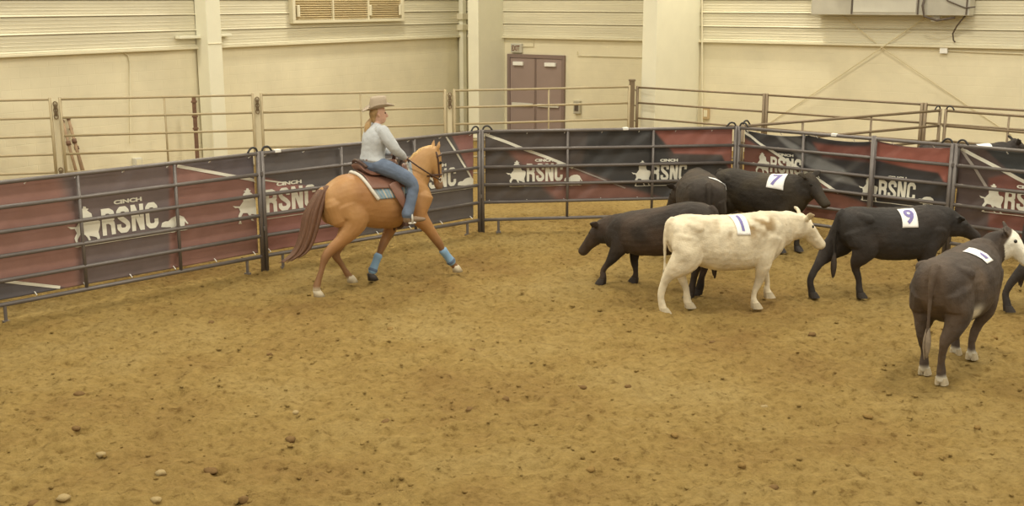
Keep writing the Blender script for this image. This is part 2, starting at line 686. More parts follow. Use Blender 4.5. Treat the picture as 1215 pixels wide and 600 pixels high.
# --- double doors
da, db = FR.P(606, 100, -0.02), FR.P(667, 100, -0.02)
dw = db.x - da.x
dz = 2.08
door = empty('door_1', FR.O + FR.f * da.x, FR.h)
fm = MB()
fm.box((-0.09, -0.07, 0), (0, 0.0, dz + 0.1), 0.006).box((dw, -0.07, 0), (dw + 0.09, 0.0, dz + 0.1), 0.006).box((0, -0.07, dz), (dw, 0.0, dz + 0.1), 0.006)
fm.build('door_frame', M_DFRM, door)
for k in range(2):
    a, b = dw * k / 2 + 0.006, dw * (k + 1) / 2 - 0.006
    leaf = MB().box((a, -0.05, 0.01), (b, -0.004, dz - 0.006), 0.004).build('door_leaf', M_DOOR, door)
    MB().box((a + 0.08, -0.11, 0.80), (b - 0.06, -0.05, 0.88), 0.01).build('push_bar', M_BOXG, leaf)
    MB().box((b - 0.5 if k else a + 0.12, -0.12, dz - 0.20), (b - 0.16 if k else a + 0.44, -0.05, dz - 0.10), 0.01).build('door_closer', M_WHITE, leaf)
    MB().box((b - 0.03 if k == 0 else a, -0.058, 0.02), (b if k == 0 else a + 0.03, -0.05, dz - 0.02)).build('astragal', M_DFRM, leaf)
tag(door, 'brown steel double doors with push bars', None, None, 'structure')

# --- exit sign
ep = FR.P(613, 57, -0.06)
ex = empty('exit_sign', FR.O + FR.f * ep.x + Vector((0, 0, ep.z)), FR.h)
MB().box((-0.17, -0.10, -0.12), (0.17, 0.0, 0.12), 0.01).build('housing', M_BOXG, ex)
MB().box((-0.15, -0.106, -0.10), (0.15, -0.098, 0.10)).build('face', M_GALV, ex)
tv, tf = text_shape('EXIT', 0.03)
new_obj('lettering', pymesh('lettering', [((u - .5) * 0.25, -0.109, (v - .5) * 0.14) for u, v in tv], tf), ex, mat('exit_letters', col(110, 70, 50)))
tag(ex, 'small boxed EXIT sign above the brown double doors', 'sign')

# --- alarm box, conduits, outlet, junction box
def wall_box(name, px, py, w, h, d, m, label, cat, cover=True):
    p = FR.P(px, py, -d / 2)
    r_ = empty(name, FR.O + FR.f * p.x + Vector((0, 0, p.z)), FR.h)
    MB().box((-w / 2, -d, -h / 2), (w / 2, 0, h / 2), 0.01).build('body', m, r_)
    if cover:
        MB().box((-w * .3, -d - .012, -h * .3), (w * .3, -d + .002, h * .25), 0.004).build('cover', M_DARKMET if cover == 2 else M_TRIM, r_)
    tag(r_, label, cat)
    return r_


wall_box('alarm_box', 685, 127, 0.19, 0.34, 0.10, M_GALV, 'grey wall box with dark cover right of the brown double doors', 'wall box', 2)
wall_box('outlet_box', 838, 134, 0.16, 0.30, 0.10, mat('tan_box', col(190, 160, 110)), 'tan electrical box low on wall right of the deep column', 'wall box')
wall_box('junction_box', 1120, 59, 0.16, 0.16, 0.10, M_WHITE, 'small white junction box under the wall heater', 'wall box', False)


def wire(px, r_, m, name, label, cat, lat=-0.03):
    tag(MB().tube([FR.P(x, y, l) for x, y, l in [(p[0], p[1], p[2] if len(p) > 2 else lat) for p in px]], r_, 6).build(name, m, None, loc=FR.O, rotz=FR.h), label, cat)


wire([(685, 61), (685, 66), (710, 66.5), (762, 68)], 0.014, M_TRIM, 'conduit', 'thin cream conduit between the brown doors and the deep column', 'conduit')
wire([(592.5, 0, -0.12), (592.5, 110, -0.05), (592.5, 160, -0.05)], 0.018, M_TRIM, 'conduit', 'upright cream conduit between the corner column and the brown doors', 'conduit')
wire([(1124, 60), (1160, 62), (1300, 67)], 0.014, M_TRIM, 'conduit', 'thin conduit running away from the white junction box', 'conduit')
wire([(833, 0, -0.13), (833, 150, -0.1)], 0.02, M_TRIM, 'conduit', 'upright cream conduit in the angle behind the deep column', 'conduit')
M_ROD = mat('cream_brace_rod', col(208, 190, 142), rough=0.5)
wire([(999, 18, -0.13), (1047, 57, -0.10), (1145, 123, -0.04), (1200, 160, -0.03)], 0.011, M_ROD, 'brace_rod', 'cream diagonal brace rod descending from heater towards the cattle pen', 'brace rod')
wire([(1102, 18, -0.15), (1047, 56, -0.12), (910, 148, -0.04), (890, 161, -0.03)], 0.011, M_ROD, 'brace_rod', 'cream diagonal brace rod descending from heater towards the deep column', 'brace rod')

wire([(620, 55), (633, 55), (632.5, 44)], 0.012, M_TRIM, 'conduit', 'short thin conduit beside the EXIT sign', 'conduit')
lbp = FL.P(163, 193, -0.05)
lb_ = empty('outlet_box', FL.O + FL.f * lbp.x + Vector((0, 0, lbp.z)), FL.h)
MB().box((-0.09, -0.10, -0.10), (0.09, 0, 0.10), 0.01).build('body', M_BOXG, lb_)
MB().box((-0.06, -0.11, -0.07), (0.06, -0.098, 0.07), 0.004).build('cover', M_TRIM, lb_)
tag(lb_, 'small outlet box low on the block wall near the leaning bars', 'wall box')

# --- wall heater
ha, hb = FR.P(962, 18, -0.55), FR.P(1150, 18, -0.55)
hz = (ha.z + hb.z) / 2
ht = empty('wall_heater', FR.O + FR.f * ha.x + Vector((0, 0, hz)), FR.h)
hw_ = hb.x - ha.x
MB().box((0, -0.55, 0), (hw_, -0.12, 0.95), 0.01).build('casing', M_GALV, ht)
MB().box((0.95, -0.565, 0.06), (2.3, -0.545, 0.34), 0.004).build('access_panel', M_BOXG, ht)
MB().box((0.5, -0.63, 0.40), (1.6, -0.54, 0.48), 0.01).build('hood_lip', M_BOXG, ht)
MB().box((1.5, -0.70, 0.46), (2.7, -0.54, 0.75), 0.01).build('duct_hood', M_BOXG, ht)
for x in (0.92, hw_ - 1.05, hw_ - 0.06):
    MB().box((x - 0.015, -0.575, 0.02), (x + 0.015, -0.545, 0.36)).build('seam_strip', M_DARKMET, ht)
MB().box((hw_ - 0.8, -0.42, -0.13), (hw_ - 0.62, -0.28, 0.01), 0.01).build('switch_box', M_GALV, ht)
MB().tube([(2.5, -0.60, 0.5), (2.45, -0.64, 0.2), (2.5, -0.62, -0.02), (2.75, -0.58, -0.1), (3.1, -0.5, -0.04)], 0.025).build('cable', M_DARKMET, ht, True)
MB().tube([(2.7, -0.60, 0.6), (2.95, -0.6, 0.3), (3.3, -0.58, 0.16), (3.5, -0.56, 0.18)], 0.015).build('cable', M_DARKMET, ht, True)
MB().tube([(3.3, -0.45, 0.02), (3.1, -0.3, -0.22), (3.0, -0.16, -0.38), (3.02, -0.14, -0.52), (3.06, -0.13, -0.56)], 0.016).build('cable', M_DARKMET, ht, True)
for x in (0.2, hw_ - 0.2):
    MB().box((x - 0.03, -0.5, 0.9), (x + 0.03, 0.0, 0.98)).build('hanger', M_DARKMET, ht)
    MB().box((x - 0.03, -0.14, 0.1), (x + 0.03, 0.0, 0.9)).build('wall_bracket', M_DARKMET, ht)
tag(ht, 'grey sheet metal heater with hanging cables high on wall', 'heater')

# --- lamps under the roof, with two added to lift the back walls
M_LAMP = mat('lamp_housing', (0.5, 0.5, 0.5), rough=0.4, metal=0.6)
M_LENS = bpy.data.materials.new('lamp_lens')
M_LENS.use_nodes = True
M_LENS.node_tree.nodes['Principled BSDF'].inputs['Emission Color'].default_value = (1, .9, .7, 1)
M_LENS.node_tree.nodes['Principled BSDF'].inputs['Emission Strength'].default_value = 4
hous = MB().tube([(0, 0, 0.02), (0, 0, 0.1), (0, 0, 0.35), (0, 0, 0.6)], [0.62, 0.60, 0.25, 0.12], 20).mesh('housing', True)
lens = MB().tube([(0, 0, 0.0), (0, 0, 0.03)], 0.58, 20).mesh('lens')
hook = MB().tube([(0, 0, 0.6), (0, 0, 1.6)], 0.02, 6).mesh('hanger')
for x, y in LAMP_SPOTS:
    r_ = empty('high_bay_lamp', (x, y, 8.3))
    new_obj('housing', hous, r_, M_LAMP)
    new_obj('lens', lens, r_, M_LENS)
    new_obj('hanger', hook, r_, M_LAMP)
    ld = bpy.data.lights.new('lamp_light', 'AREA')
    ld.shape = 'DISK'
    ld.size = 1.1
    ld.energy = LAMP_POWER
    ld.color = LAMP_COLOR
    lo = new_obj('lamp_light', ld, r_, None, loc=(0, 0, -0.03))
    tag(r_, 'unseen round high bay lamp hung under the arena roof', 'lamp', 'lamps over the arena')

# ================================================================== fence panels
M_PIPE = mat('dark_grey_pipe', col(116, 106, 94), rough=0.42, metal=0.25, var=0.14, vscale=5)
M_PIPEB = mat('brown_weathered_pipe', col(130, 110, 80), rough=0.5, metal=0.2, var=0.16, vscale=5)
M_PIPET = mat('tan_painted_pipe', col(166, 146, 104), rough=0.5, var=0.10, vscale=5)
M_RUST = mat('rusty_steel', col(118, 86, 62), rough=0.8, var=0.3, vscale=10)
M_RUBBER = mat('black_rubber', col(48, 44, 40), rough=0.6)
M_CHAIN = mat('dull_chain_steel', col(128, 106, 74), rough=0.5, metal=0.4)


def panel(A, B, ztop, zbot, nr, r, m, label, group, ups=(1 / 3, 2 / 3), hooks=True, feet=True, name='fence_panel', post=0.03, up_r=None):
    A, B = Vector((A[0], A[1], 0)), Vector((B[0], B[1], 0))
    d = B - A
    L = d.length
    root = empty(name, A, math.atan2(d.y, d.x))
    rail = MB().tube([(post, 0, 0), (L - post, 0, 0)], r, 10).mesh('rail', True)
    for i in range(nr):
        new_obj('rail', rail, root, m, loc=(0, 0, zbot + (ztop - zbot) * i / (nr - 1)))
    pm = MB().tube([(0, 0, -0.02 if feet else zbot), (0, 0, ztop + 0.03)], post, 10).mesh('end_post', True)
    for x in (post, L - post):
        new_obj('end_post', pm, root, m, loc=(x, 0, 0))
    um = MB().tube([(0, 0, zbot), (0, 0, ztop)], up_r or r * 0.85, 8).mesh('upright', True)
    for u in ups:
        new_obj('upright', um, root, m, loc=(L * u, 0.0, 0))
    if feet:
        fmsh = MB().tube([(0, 0, 0.0), (0, 0, zbot)], r * 0.8, 8).box((-0.035, -0.03, -0.02), (0.035, 0.03, 0.012)).mesh('foot')
        for x in (0.28, L - 0.28):
            new_obj('foot', fmsh, root, m, loc=(x, 0, 0))
    if hooks:
        for x, s in ((post, 1), (L - post, -1)):
            pts = [(s * 0.0, 0, ztop + 0.0), (s * 0.02, 0, ztop + 0.06), (s * 0.06, 0, ztop + 0.085), (s * 0.11, 0, ztop + 0.075), (s * 0.155, 0, ztop + 0.02)]
            MB().tube(catmull(pts, 3), 0.014, 7).build('corner_hook', M_RUBBER, root, True, loc=(x, 0, 0))
        for z in (zbot + 0.35, ztop - 0.3):
            MB().box((-0.012, -0.04, z), (0.02, 0.04, z + 0.06), 0.006).build('pin_lug', m, root)
    tag(root, label, 'fence panel', group)
    return root, Frame((A.x, A.y), math.degrees(math.atan2(d.y, d.x))), L


def xy(px, py, z):
    p = atz(px, py, z)
    return (p.x, p.y)


ZT, ZB = 1.60, 0.20
p308 = xy(308, 182, ZT)
p570 = xy(570, 156, ZT)
p875 = xy(875.5, 151.5, ZT)
p1133 = xy(1133, 172.5, ZT)
_d4 = (Vector(p1133) - Vector(p875)).normalized()
pend = tuple(Vector(p1133) + _d4 * 3.75)
_d1 = (Vector(p308) - Vector(xy(0, 216.5, ZT))).normalized()
pm45 = tuple(Vector(p308) - _d1 * 3.80)
pfar = tuple(Vector(pm45) - _d1 * 3.75)
GRP = 'dark pipe panels around the arena'
PAN = {}
for key, A, B, lab in (('P0', pfar, pm45, 'dark pipe fence panel beyond the big single logo banner'),
                       ('P1', pm45, p308, 'dark pipe fence panel in front of the big single RSNC logo banner'),
                       ('P2', p308, p570, 'dark pipe fence panel passing behind the ridden horse'),
                       ('P3', p570, p875, 'dark pipe fence panel facing the double doors, banner ends above its bottom rail'),
                       ('P4', p875, p1133, 'dark pipe fence panel behind the black steer wearing number nine'),
                       ('P5', p1133, pend, 'dark pipe fence panel in front of the steer in the back pen')):
    PAN[key] = panel(A, B, ZT, ZB, 6, 0.026, M_PIPE, lab, GRP)
# stouter mid post on P4
MB().tube([(0, -0.045, -0.02), (0, -0.045, ZT + 0.05)], 0.036, 10).build('mid_post', M_PIPE, PAN['P4'][0], True, loc=(PAN['P4'][1].P(1036, 200)[0], 0, 0))

for k_, px_, py_ in (('P2', 329, 184), ('P3', 742, 155.5), ('P4', 990, 161)):
    xx_ = PAN[k_][1].P(px_, py_).x
    MB().box((xx_ - .045, -.032, ZT - .01), (xx_ + .045, .03, ZT + .034), .008).build('paper_clip_tag', M_WHITE, PAN[k_][0])

# --- back fences
GB = 'tan pipe panels along the back lane'
BT = 1.88
fence_pts = [(-140, 122.3), (62, 117.3), (70, 117.0), (301, 112.2), (307.5, 112.0), (528, 107.3), (536, 107.2), (748, 103)]
fw = [xy(x, y, BT) for x, y in fence_pts]
_a, _b = Vector(fw[0]), Vector(fw[-1])
_dd = (_b - _a).normalized()
fw = [tuple(_a + _dd * (Vector(p) - _a).dot(_dd)) for p in fw]
for i, lab in enumerate(('tan pipe fence panel beside the leaning rusty bars, running out of the picture',
                         'tan pipe fence panel in front of the slender column and leaning rusty bars',
                         'tan pipe fence panel seen behind the rider and her hat',
                         'tan pipe fence panel standing before the brown double doors')):
    panel(fw[2 * i], fw[2 * i + 1], BT, 0.25, 6, 0.021, M_PIPET, lab, GB, ups=(0.53,), hooks=False, post=0.028)
M_PALE = mat('pale_board', col(204, 188, 146), rough=0.6, var=0.05)
for i, lab in enumerate(('pale gate filler post with chain beside the leaning rusty bars', 'pale gate filler post with chain above the banner post', 'pale gate filler post with chain behind the horse head')):
    A, B = Vector(fw[2 * i + 1]), Vector(fw[2 * i + 2])
    mid = (A + B) / 2
    gp = empty('gate_filler_post', (mid.x, mid.y, 0), math.atan2(_dd.y, _dd.x))
    MB().box((-0.045, -0.01, 0.0), (0.045, 0.03, BT - 0.05), 0.006).build('board', M_PALE, gp)
    for zc in (BT - 0.08, 0.62):
        for k in range(5):
            MB().tube([(0.035 * math.cos(a) * (.6 if k % 2 else 1), -0.035 + 0.012 * (k % 2), zc - k * 0.055 + 0.045 * math.sin(a)) for a in np.linspace(0, 2 * math.pi, 9)], 0.010, 5).build('chain_link', M_CHAIN, gp)
    tag(gp, lab, 'gate post')
# rusty post and leaning bars
rp = FL.P(232, 150, -0.62)
rw = FL.O + FL.f * rp.x + FL.l * rp.y
rpo = empty('rusty_post', (rw.x, rw.y, 0))
MB().box((-0.035, -0.035, 0), (0.035, 0.035, FL.P(231, 113, -0.62).z), 0.005).build('shaft', M_RUST, rpo)
for z in (1.0, 1.25, 1.55):
    MB().box((-0.05, -0.05, z), (0.05, 0.05, z + 0.04), 0.005).build('collar', M_RUST, rpo)
tag(rpo, 'rusty dark red steel post against the slender cream column', 'post')
BARTONE = mat('brown_rusty_bar', col(158, 128, 92), rough=0.8, var=0.25, vscale=12)
for (x0, y0, x1, y1, lab) in ((74, 143, 83, 230, 'rusty bar leaning on wall, next to the gate filler post'), (81, 140, 90, 230, 'rusty bar leaning on wall, tallest in the middle of three'), (84, 152, 97, 230, 'rusty bar leaning on wall, shortest and farthest from the gate filler post')):
    t_ = FL.P(x0, y0, -0.06)
    b_ = FL.G(x1, y1, 0.0)
    b_ = Vector((t_.x - 0.0 + 0.10, -0.33, 0.02))
    u_ = (t_ - b_)
    rb = empty('leaning_bar', FL.O, FL.h)
    MB().tube([b_, t_], 0.028, 8).build('shaft', BARTONE, rb, True)
    MB().tube([b_ + u_ * .66, b_ + u_ * .72], 0.045, 8).build('clamp', M_RUST, rb, True)
    MB().tube([b_ + u_ * .975, t_ + u_ * 0.01], 0.036, 8).build('end_collar', M_RUST, rb, True)
    tag(rb, lab, 'bar')

# dark lane fence on the right
dA = Vector(xy(755, 103.5, 1.65))
dB = Vector(xy(1215, 131, 1.65))
_dd = (dB - dA).normalized()
tp = empty('corner_post', (dA.x - 0.1, dA.y, 0))
MB().box((-0.06, -0.06, -0.02), (0.06, 0.06, 1.80), 0.012).build('shaft', M_PIPEB, tp)
MB().box((-0.075, -0.075, 1.79), (0.075, 0.075, 1.83), 0.006).build('cap', M_PIPEB, tp)
for z in (1.6, 1.25, 0.9, 0.6):
    MB().tube([(0.05, -0.02, z), (0.10, -0.03, z - 0.02), (0.12, -0.02, z + 0.03)], 0.018, 6).build('hinge', M_PIPEB, tp)
tag(tp, 'tall brown steel post at the end of the brown lane fence', 'post')
L1 = (atz(906, 113, 1.65) - Vector((dA.x, dA.y, 1.65))).length
L2 = (atz(1096, 124, 1.65) - Vector((dA.x, dA.y, 1.65))).length
q1 = tuple(dA + _dd * L1)
q2 = tuple(dA + _dd * L2)
q3 = tuple(dA + _dd * (L2 + 3.7))
GD = 'brown pipe rails along the lane by the heater wall'
for A, B, lab in ((tuple(dA), q1, 'brown pipe lane fence section starting at the tall corner post'), (q1, q2, 'brown pipe lane fence section under the wall heater'),
                  (q2, q3, 'brown pipe lane fence section behind the steer in the back pen')):
    panel(A, B, 1.65, 0.25, 5, 0.022, M_PIPEB, lab, GD, ups=(), hooks=False, feet=False, post=0.035)
# back pen
pk0 = Vector(p875) + Vector((0.10, 0.22))
pk1 = Vector(xy(1117, 131, ZT))
pk2 = Vector(xy(1215, 138, ZT))
pk2 = tuple(pk1 + (pk2 - pk1).normalized() * 3.7)
pkm = tuple((pk0 + pk1) / 2 + Vector((0.0, 0.0)))
GP_ = 'pipe panels of the back pen'
panel(tuple(pk0), tuple(pk1), ZT, ZB, 6, 0.024, M_PIPEB, 'brown pipe panel slanting back from arena fence to the pen corner', GP_, ups=(0.28, 0.62), hooks=True)
panel(tuple(pk1 + Vector((0.05, -0.02))), pk2, ZT, ZB, 6, 0.024, M_PIPEB, 'brown pipe panel closing the back pen behind the penned steer', GP_, ups=(0.33, .66), hooks=True)

# ================================================================== banners
M_BAN = mat('printed_vinyl', (0.1, 0.1, 0.1), rough=0.33, attr=True, var=0.12, vscale=4, bump=0.10, bscale=9, spec=0.45)
M_PRINT = mat('cream_print', col(232, 222, 190), rough=0.6)
M_PRINTG = mat('grey_print', col(160, 146, 126), rough=0.6)
W_ = (214, 200, 170)


def inside(pts, poly):
    x, z = pts[:, 0], pts[:, 1]
    r = np.zeros(len(x), bool)
    n = len(poly)
    for i in range(n):
        (x0, z0), (x1, z1) = poly[i], poly[(i + 1) % n]
        if z0 == z1:
            continue
        c = ((z0 > z) != (z1 > z)) & (x < (x1 - x0) * (z - z0) / (z1 - z0) + x0)
        r ^= c
    return r


def edge_dist(pts, poly, closed=True):
    d = np.full(len(pts), 1e9)
    n = len(poly)
    for i in range(n if closed else n - 1):
        a, b = np.array(poly[i]), np.array(poly[(i + 1) % n])
        ab = b - a
        t = np.clip(((pts - a) @ ab) / max(ab @ ab, 1e-9), 0, 1)
        d = np.minimum(d, np.linalg.norm(pts - (a + t[:, None] * ab), axis=1))
    return d


_sk = lambda pts: [((x - 175) / 417.0, (500 - (y + 0.152 * (x - 220))) / 207.0) for x, y in pts]
RIDER_LOGO = poly_shape(_sk([(175, 342), (200, 344), (232, 345), (262, 300), (258, 262), (266, 235), (284, 218), (268, 212), (290, 202), (293, 186), (310, 188), (314, 202), (330, 204),
                             (318, 218), (346, 240), (350, 276), (362, 292), (385, 290), (402, 300), (398, 338), (384, 382), (392, 424), (388, 450), (406, 468), (380, 466), (370, 425), (352, 418),
                             (318, 412), (330, 455), (342, 476), (320, 470), (306, 430), (290, 404), (256, 404), (236, 440), (236, 488), (242, 498), (212, 498), (224, 470), (215, 430), (234, 390), (222, 358), (196, 360)]))
STEER_LOGO = poly_shape(_sk([(846, 350), (856, 316), (882, 304), (905, 303), (930, 278), (960, 263), (1000, 256), (1028, 268), (1044, 298), (1062, 322), (1050, 326), (1034, 304), (1030, 335), (1028, 370), (1036, 378),
                             (1006, 380), (1008, 352), (996, 338), (962, 344), (948, 354), (946, 384), (952, 392), (922, 396), (926, 372), (920, 350), (892, 352)]))


def stroke_letters():
    L = {'R': [[(.1, 0), (.1, 1)], [(.1, .9), (.36, .9), (.50, .82), (.50, .60), (.36, .52), (.1, .52)], [(.34, .52), (.50, .42), (.52, 0)]],
         'S': [[(.52, .66), (.52, .80), (.42, .9), (.2, .9), (.1, .80), (.1, .68), (.2, .57), (.42, .43), (.52, .32), (.52, .20), (.42, .1), (.2, .1), (.1, .20), (.1, .34)]],
         'N': [[(.1, 0), (.1, 1)], [(.52, 0), (.52, 1)], [(.12, .97), (.50, .03)]],
         'C': [[(.52, .64), (.52, .80), (.42, .9), (.2, .9), (.1, .80), (.1, .20), (.2, .1), (.42, .1), (.52, .20), (.52, .36)]]}
    V, Fc = [], []
    hw = .098
    for i, ch in enumerate('RSNC'):
        for ln in L[ch]:
            for (ax, ay), (bx, by) in zip(ln[:-1], ln[1:]):
                d = math.hypot(bx - ax, by - ay)
                nx, ny = -(by - ay) / d * hw, (bx - ax) / d * hw
                n0 = len(V)
                V += [(i * .70 + ax + nx, ay + ny), (i * .70 + ax - nx, ay - ny), (i * .70 + bx - nx, by - ny), (i * .70 + bx + nx, by + ny)]
                Fc.append([n0, n0 + 1, n0 + 2, n0 + 3])
            for (ax, ay) in ln[1:-1]:
                n0 = len(V)
                V += [(i * .70 + ax + hw * math.cos(t * math.pi / 5), ay + hw * math.sin(t * math.pi / 5)) for t in range(10)]
                Fc.append(list(range(n0, n0 + 10)))
    V = np.array(V)
    V[:, 1] = np.clip(V[:, 1], 0, 1)
    V[:, 0] = (V[:, 0] - V[:, 0].min()) / (V[:, 0].max() - V[:, 0].min())
    return V, Fc


RSNC = finer(stroke_letters(), 1)
RIDER_LOGO, STEER_LOGO = finer(RIDER_LOGO), finer(STEER_LOGO)
CINCH = text_shape('CINCH', 0.055)


def banner(key, x0, x1, zt, zb, base, shapes, stripes, logos, label, amp=0.012, seed=0, sag=0.0):
    root_, fr, L = PAN[key]
    LAT = 0.055
    toxz = lambda p: (fr.P(p[0], p[1], LAT).x, fr.P(p[0], p[1], LAT).z)

    def wave(P):
        q = np.stack([P[:, 0] * 1.0 + seed * 9.1, P[:, 1] * 1.0, np.zeros(len(P))], 1)
        qd = np.stack([(P[:, 0] + P[:, 1]) * 0.7 + seed * 3, (P[:, 0] - P[:, 1]) * 2.2, np.full(len(P), seed)], 1)
        return (vnoise(q, 1.6) - .5) * amp * 2 + (vnoise(qd, 2.6) - .5) * amp * 1.6 + 0.02

    dx = 0.017
    nx, nz = int((x1 - x0) / dx), int((zt - zb) / dx)
    xs, zs = np.linspace(x0, x1, nx), np.linspace(zb, zt, nz)
    X, Z = np.meshgrid(xs, zs)
    P = np.stack([X.ravel(), Z.ravel()], 1)
    def colB(r, g, b_):
        a = np.array(col(r, g, b_, 1.42))
        return a * .84 + a.mean() * .16
    c = np.tile(colB(*base), (len(P), 1))
    for rgb, poly, soft in shapes:
        pl = [toxz(p) for p in poly]
        d = edge_dist(P, pl)
        d = np.where(inside(P, pl), d, -d)
        w = sstep(-soft, soft, d)[:, None]
        c = c * (1 - w) + colB(*rgb) * w
    if sag:
        topd = sstep(0.75, 1.0, (Z.ravel() - zb) / (zt - zb))
        Zs = Z.ravel() - sag * topd * np.abs(np.sin((X.ravel() - x0) / (x1 - x0) * math.pi * 3.0)) ** .8
    else:
        Zs = Z.ravel()
    y = LAT + wave(P)
    idx = np.arange(nx * nz).reshape(nz, nx)
    f = np.stack([idx[:-1, :-1], idx[:-1, 1:], idx[1:, 1:], idx[1:, :-1]], -1).reshape(-1, 4)
    sheet = pymesh('sheet', np.stack([P[:, 0], y, Zs], 1).tolist(), f.tolist(), True)
    paint(sheet, c)
    b = empty('arena_banner', root_.location, root_.rotation_euler.z)
    so = new_obj('sheet', sheet, b, M_BAN)
    so.modifiers.new('thickness', 'SOLIDIFY').thickness = 0.004
    for rgb, pts, wd in stripes:                 # printed stripes
        pl = [np.array(toxz(p)) for p in pts]
        fine = [q for i in range(len(pl) - 1) for q in np.linspace(pl[i], pl[i + 1], 9)[:-1]] + [pl[-1]]
        lf, rt = [], []
        for i, q in enumerate(fine):
            t = fine[min(i + 1, len(fine) - 1)] - fine[max(i - 1, 0)]
            nrm = np.array([-t[1], t[0]]) / np.linalg.norm(t) * wd
            lf.append(q + nrm)
            rt.append(q - nrm)
        qq = np.array(lf + rt)
        qq[:, 0] = np.clip(qq[:, 0], x0 + .005, x1 - .005)
        qq[:, 1] = np.clip(qq[:, 1], zb + .005, zt - .01)
        nn = len(fine)
        ssag = sag * sstep(.75, 1, (qq[:, 1] - zb) / (zt - zb)) * np.abs(np.sin((qq[:, 0] - x0) / (x1 - x0) * math.pi * 3.0)) ** .8 if sag else 0
        vv = np.stack([qq[:, 0], LAT + wave(qq) - .008, qq[:, 1] - ssag], 1)
        new_obj('printed_stripe', pymesh('printed_stripe', vv.tolist(), [[i, i + 1, nn + i + 1, nn + i] for i in range(nn - 1)]), b, M_PRINT if rgb == W_ else M_PRINTG)
    for (px, py, lw, lh, parts) in logos:        # px, py: lower left corner of the R in the photograph
        ox, oz = toxz((px, py))
        ox -= 0.571 * lw
        oz -= 0.27 * lh
        mb = MB()

        def put(shape, u0, u1, v0, v1):
            v, fc = shape
            q = np.stack([ox + (u0 + v[:, 0] * (u1 - u0)) * lw, oz + (v0 + v[:, 1] * (v1 - v0)) * lh], 1)
            keep = [k for k in fc if any(x0 < q[i, 0] < x1 for i in k)]
            q[:, 0] = np.clip(q[:, 0], x0 + .004, x1 - .004)
            yy = LAT + wave(q) - 0.009
            mb.add(np.stack([q[:, 0], yy, q[:, 1]], 1).tolist(), keep)
        if 'r' in parts:
            put(RIDER_LOGO, 0, 1, 0, 1)
        if 't' in parts:
            put(RSNC, .571, 1.571, .27, 1.27)
            put(CINCH, .80, 1.30, 1.37, 1.53)
        if 's' in parts:
            put(STEER_LOGO, 0, 1, 0, 1)
        if 'u' in parts:
            n_ = 40
            us = np.linspace(0, 1, n_)
            v = np.concatenate([np.stack([us, np.zeros(n_)], 1), np.stack([us, np.ones(n_)], 1)])
            put((v, [[i, i + 1, n_ + i + 1, n_ + i] for i in range(n_ - 1)]), .12, 2.1, .0, .035)
        lo = new_obj('printed_logo', pymesh('printed_logo', mb.v, mb.f), b, M_PRINT)
        lo['label'] = 'cream rider, letters and steer printed on the banner'
    for k in range(int((x1 - x0) / 0.6) + 1):
        for zz in (zt - 0.03, zb + 0.03):
            MB().tube([(x0 + .06 + k * .6, 0.0, zz + (.03 if zz > 1 else -.03)), (x0 + .06 + k * .6, 0.05, zz), (x0 + .06 + k * .6, 0.062, zz)], 0.007, 5).build('tie', M_WHITE, b)
    tag(b, label, 'banner', 'RSNC banners tied to the arena fence')
    return b


W_ = (214, 200, 170)
TAUPE = (104, 88, 80)
REDB = (132, 92, 76)
L1_ = PAN['P1'][2]
banner('P0', 0.05, PAN['P0'][2] - 0.0, 1.58, 0.24, TAUPE, [], [], [], 'taupe banner on the fence left of the big single logo', seed=9)
banner('P1', 0.0, L1_ - 0.05, 1.58, 0.24, TAUPE,
       [(REDB, [(-60, 190), (62, 190), (96, 270), (96, 360), (-60, 400)], 0.10),
        ((84, 78, 76), [(-60, 300), (-60, 400), (40, 400), (78, 341), (0, 333)], 0.02),
        (REDB, [(202, 190), (213, 196), (310, 214), (310, 340), (202, 340)], 0.03),
        ((96, 86, 82), [(213, 194), (213, 150), (310, 150), (310, 214)], 0.02)],
       [(W_, [(-50, 325), (0, 333), (72, 341)], 0.018), (W_, [(211, 197), (250, 204), (304, 214)], 0.020)],
       [(122.5, 280, 0.75, 0.33, 'rtsu'), (312, 254, 0.80, 0.32, 'r')],
       'taupe and red banner with one big RSNC logo on the fence', amp=0.008, seed=1)
banner('P2', 0.04, PAN['P2'][2] - 0.09, 1.58, 0.24, (92, 84, 76),
       [((140, 92, 78), [(300, 214), (316, 211), (338, 217), (375, 222), (402, 262), (408, 330), (300, 330)], 0.02),
        ((140, 94, 80), [(534, 155), (580, 150), (580, 240), (567, 222)], 0.012)],
       [(W_, [(309, 213), (338, 217)], 0.010), (W_, [(530, 162), (567, 222)], 0.016)],
       [(316, 253, 0.80, 0.32, 'tu'), (498, 226, 0.72, 0.29, 'rtsu')],
       'grey banner with a red block, hanging behind the ridden horse', amp=0.008, seed=2)
banner('P3', 0.08, PAN['P3'][2] - 0.06, 1.58, 0.47, (76, 66, 57),
       [((120, 80, 64), [(600, 176), (640, 184), (680, 200), (742, 222), (800, 240), (800, 255), (680, 255), (636, 214)], 0.06),
        ((62, 58, 52), [(700, 150), (778, 150), (800, 200), (860, 186), (866, 240), (800, 238), (742, 220), (690, 200)], 0.04),
        ((138, 80, 62), [(772, 150), (880, 140), (880, 184), (800, 182)], 0.02),
        ((126, 76, 60), [(856, 183), (880, 180), (880, 215), (866, 202)], 0.015)],
       [(W_, [(574, 159), (600, 168), (622, 177), (650, 187), (680, 199)], 0.022), ((190, 160, 130), [(680, 199), (742, 223)], 0.010)],
       [(625, 215.5, 0.58, 0.285, 'rtsu'), (773, 215, 0.58, 0.285, 'rtsu')],
       'dark banner with two logos and a red strip, facing the double doors', amp=0.022, seed=3)
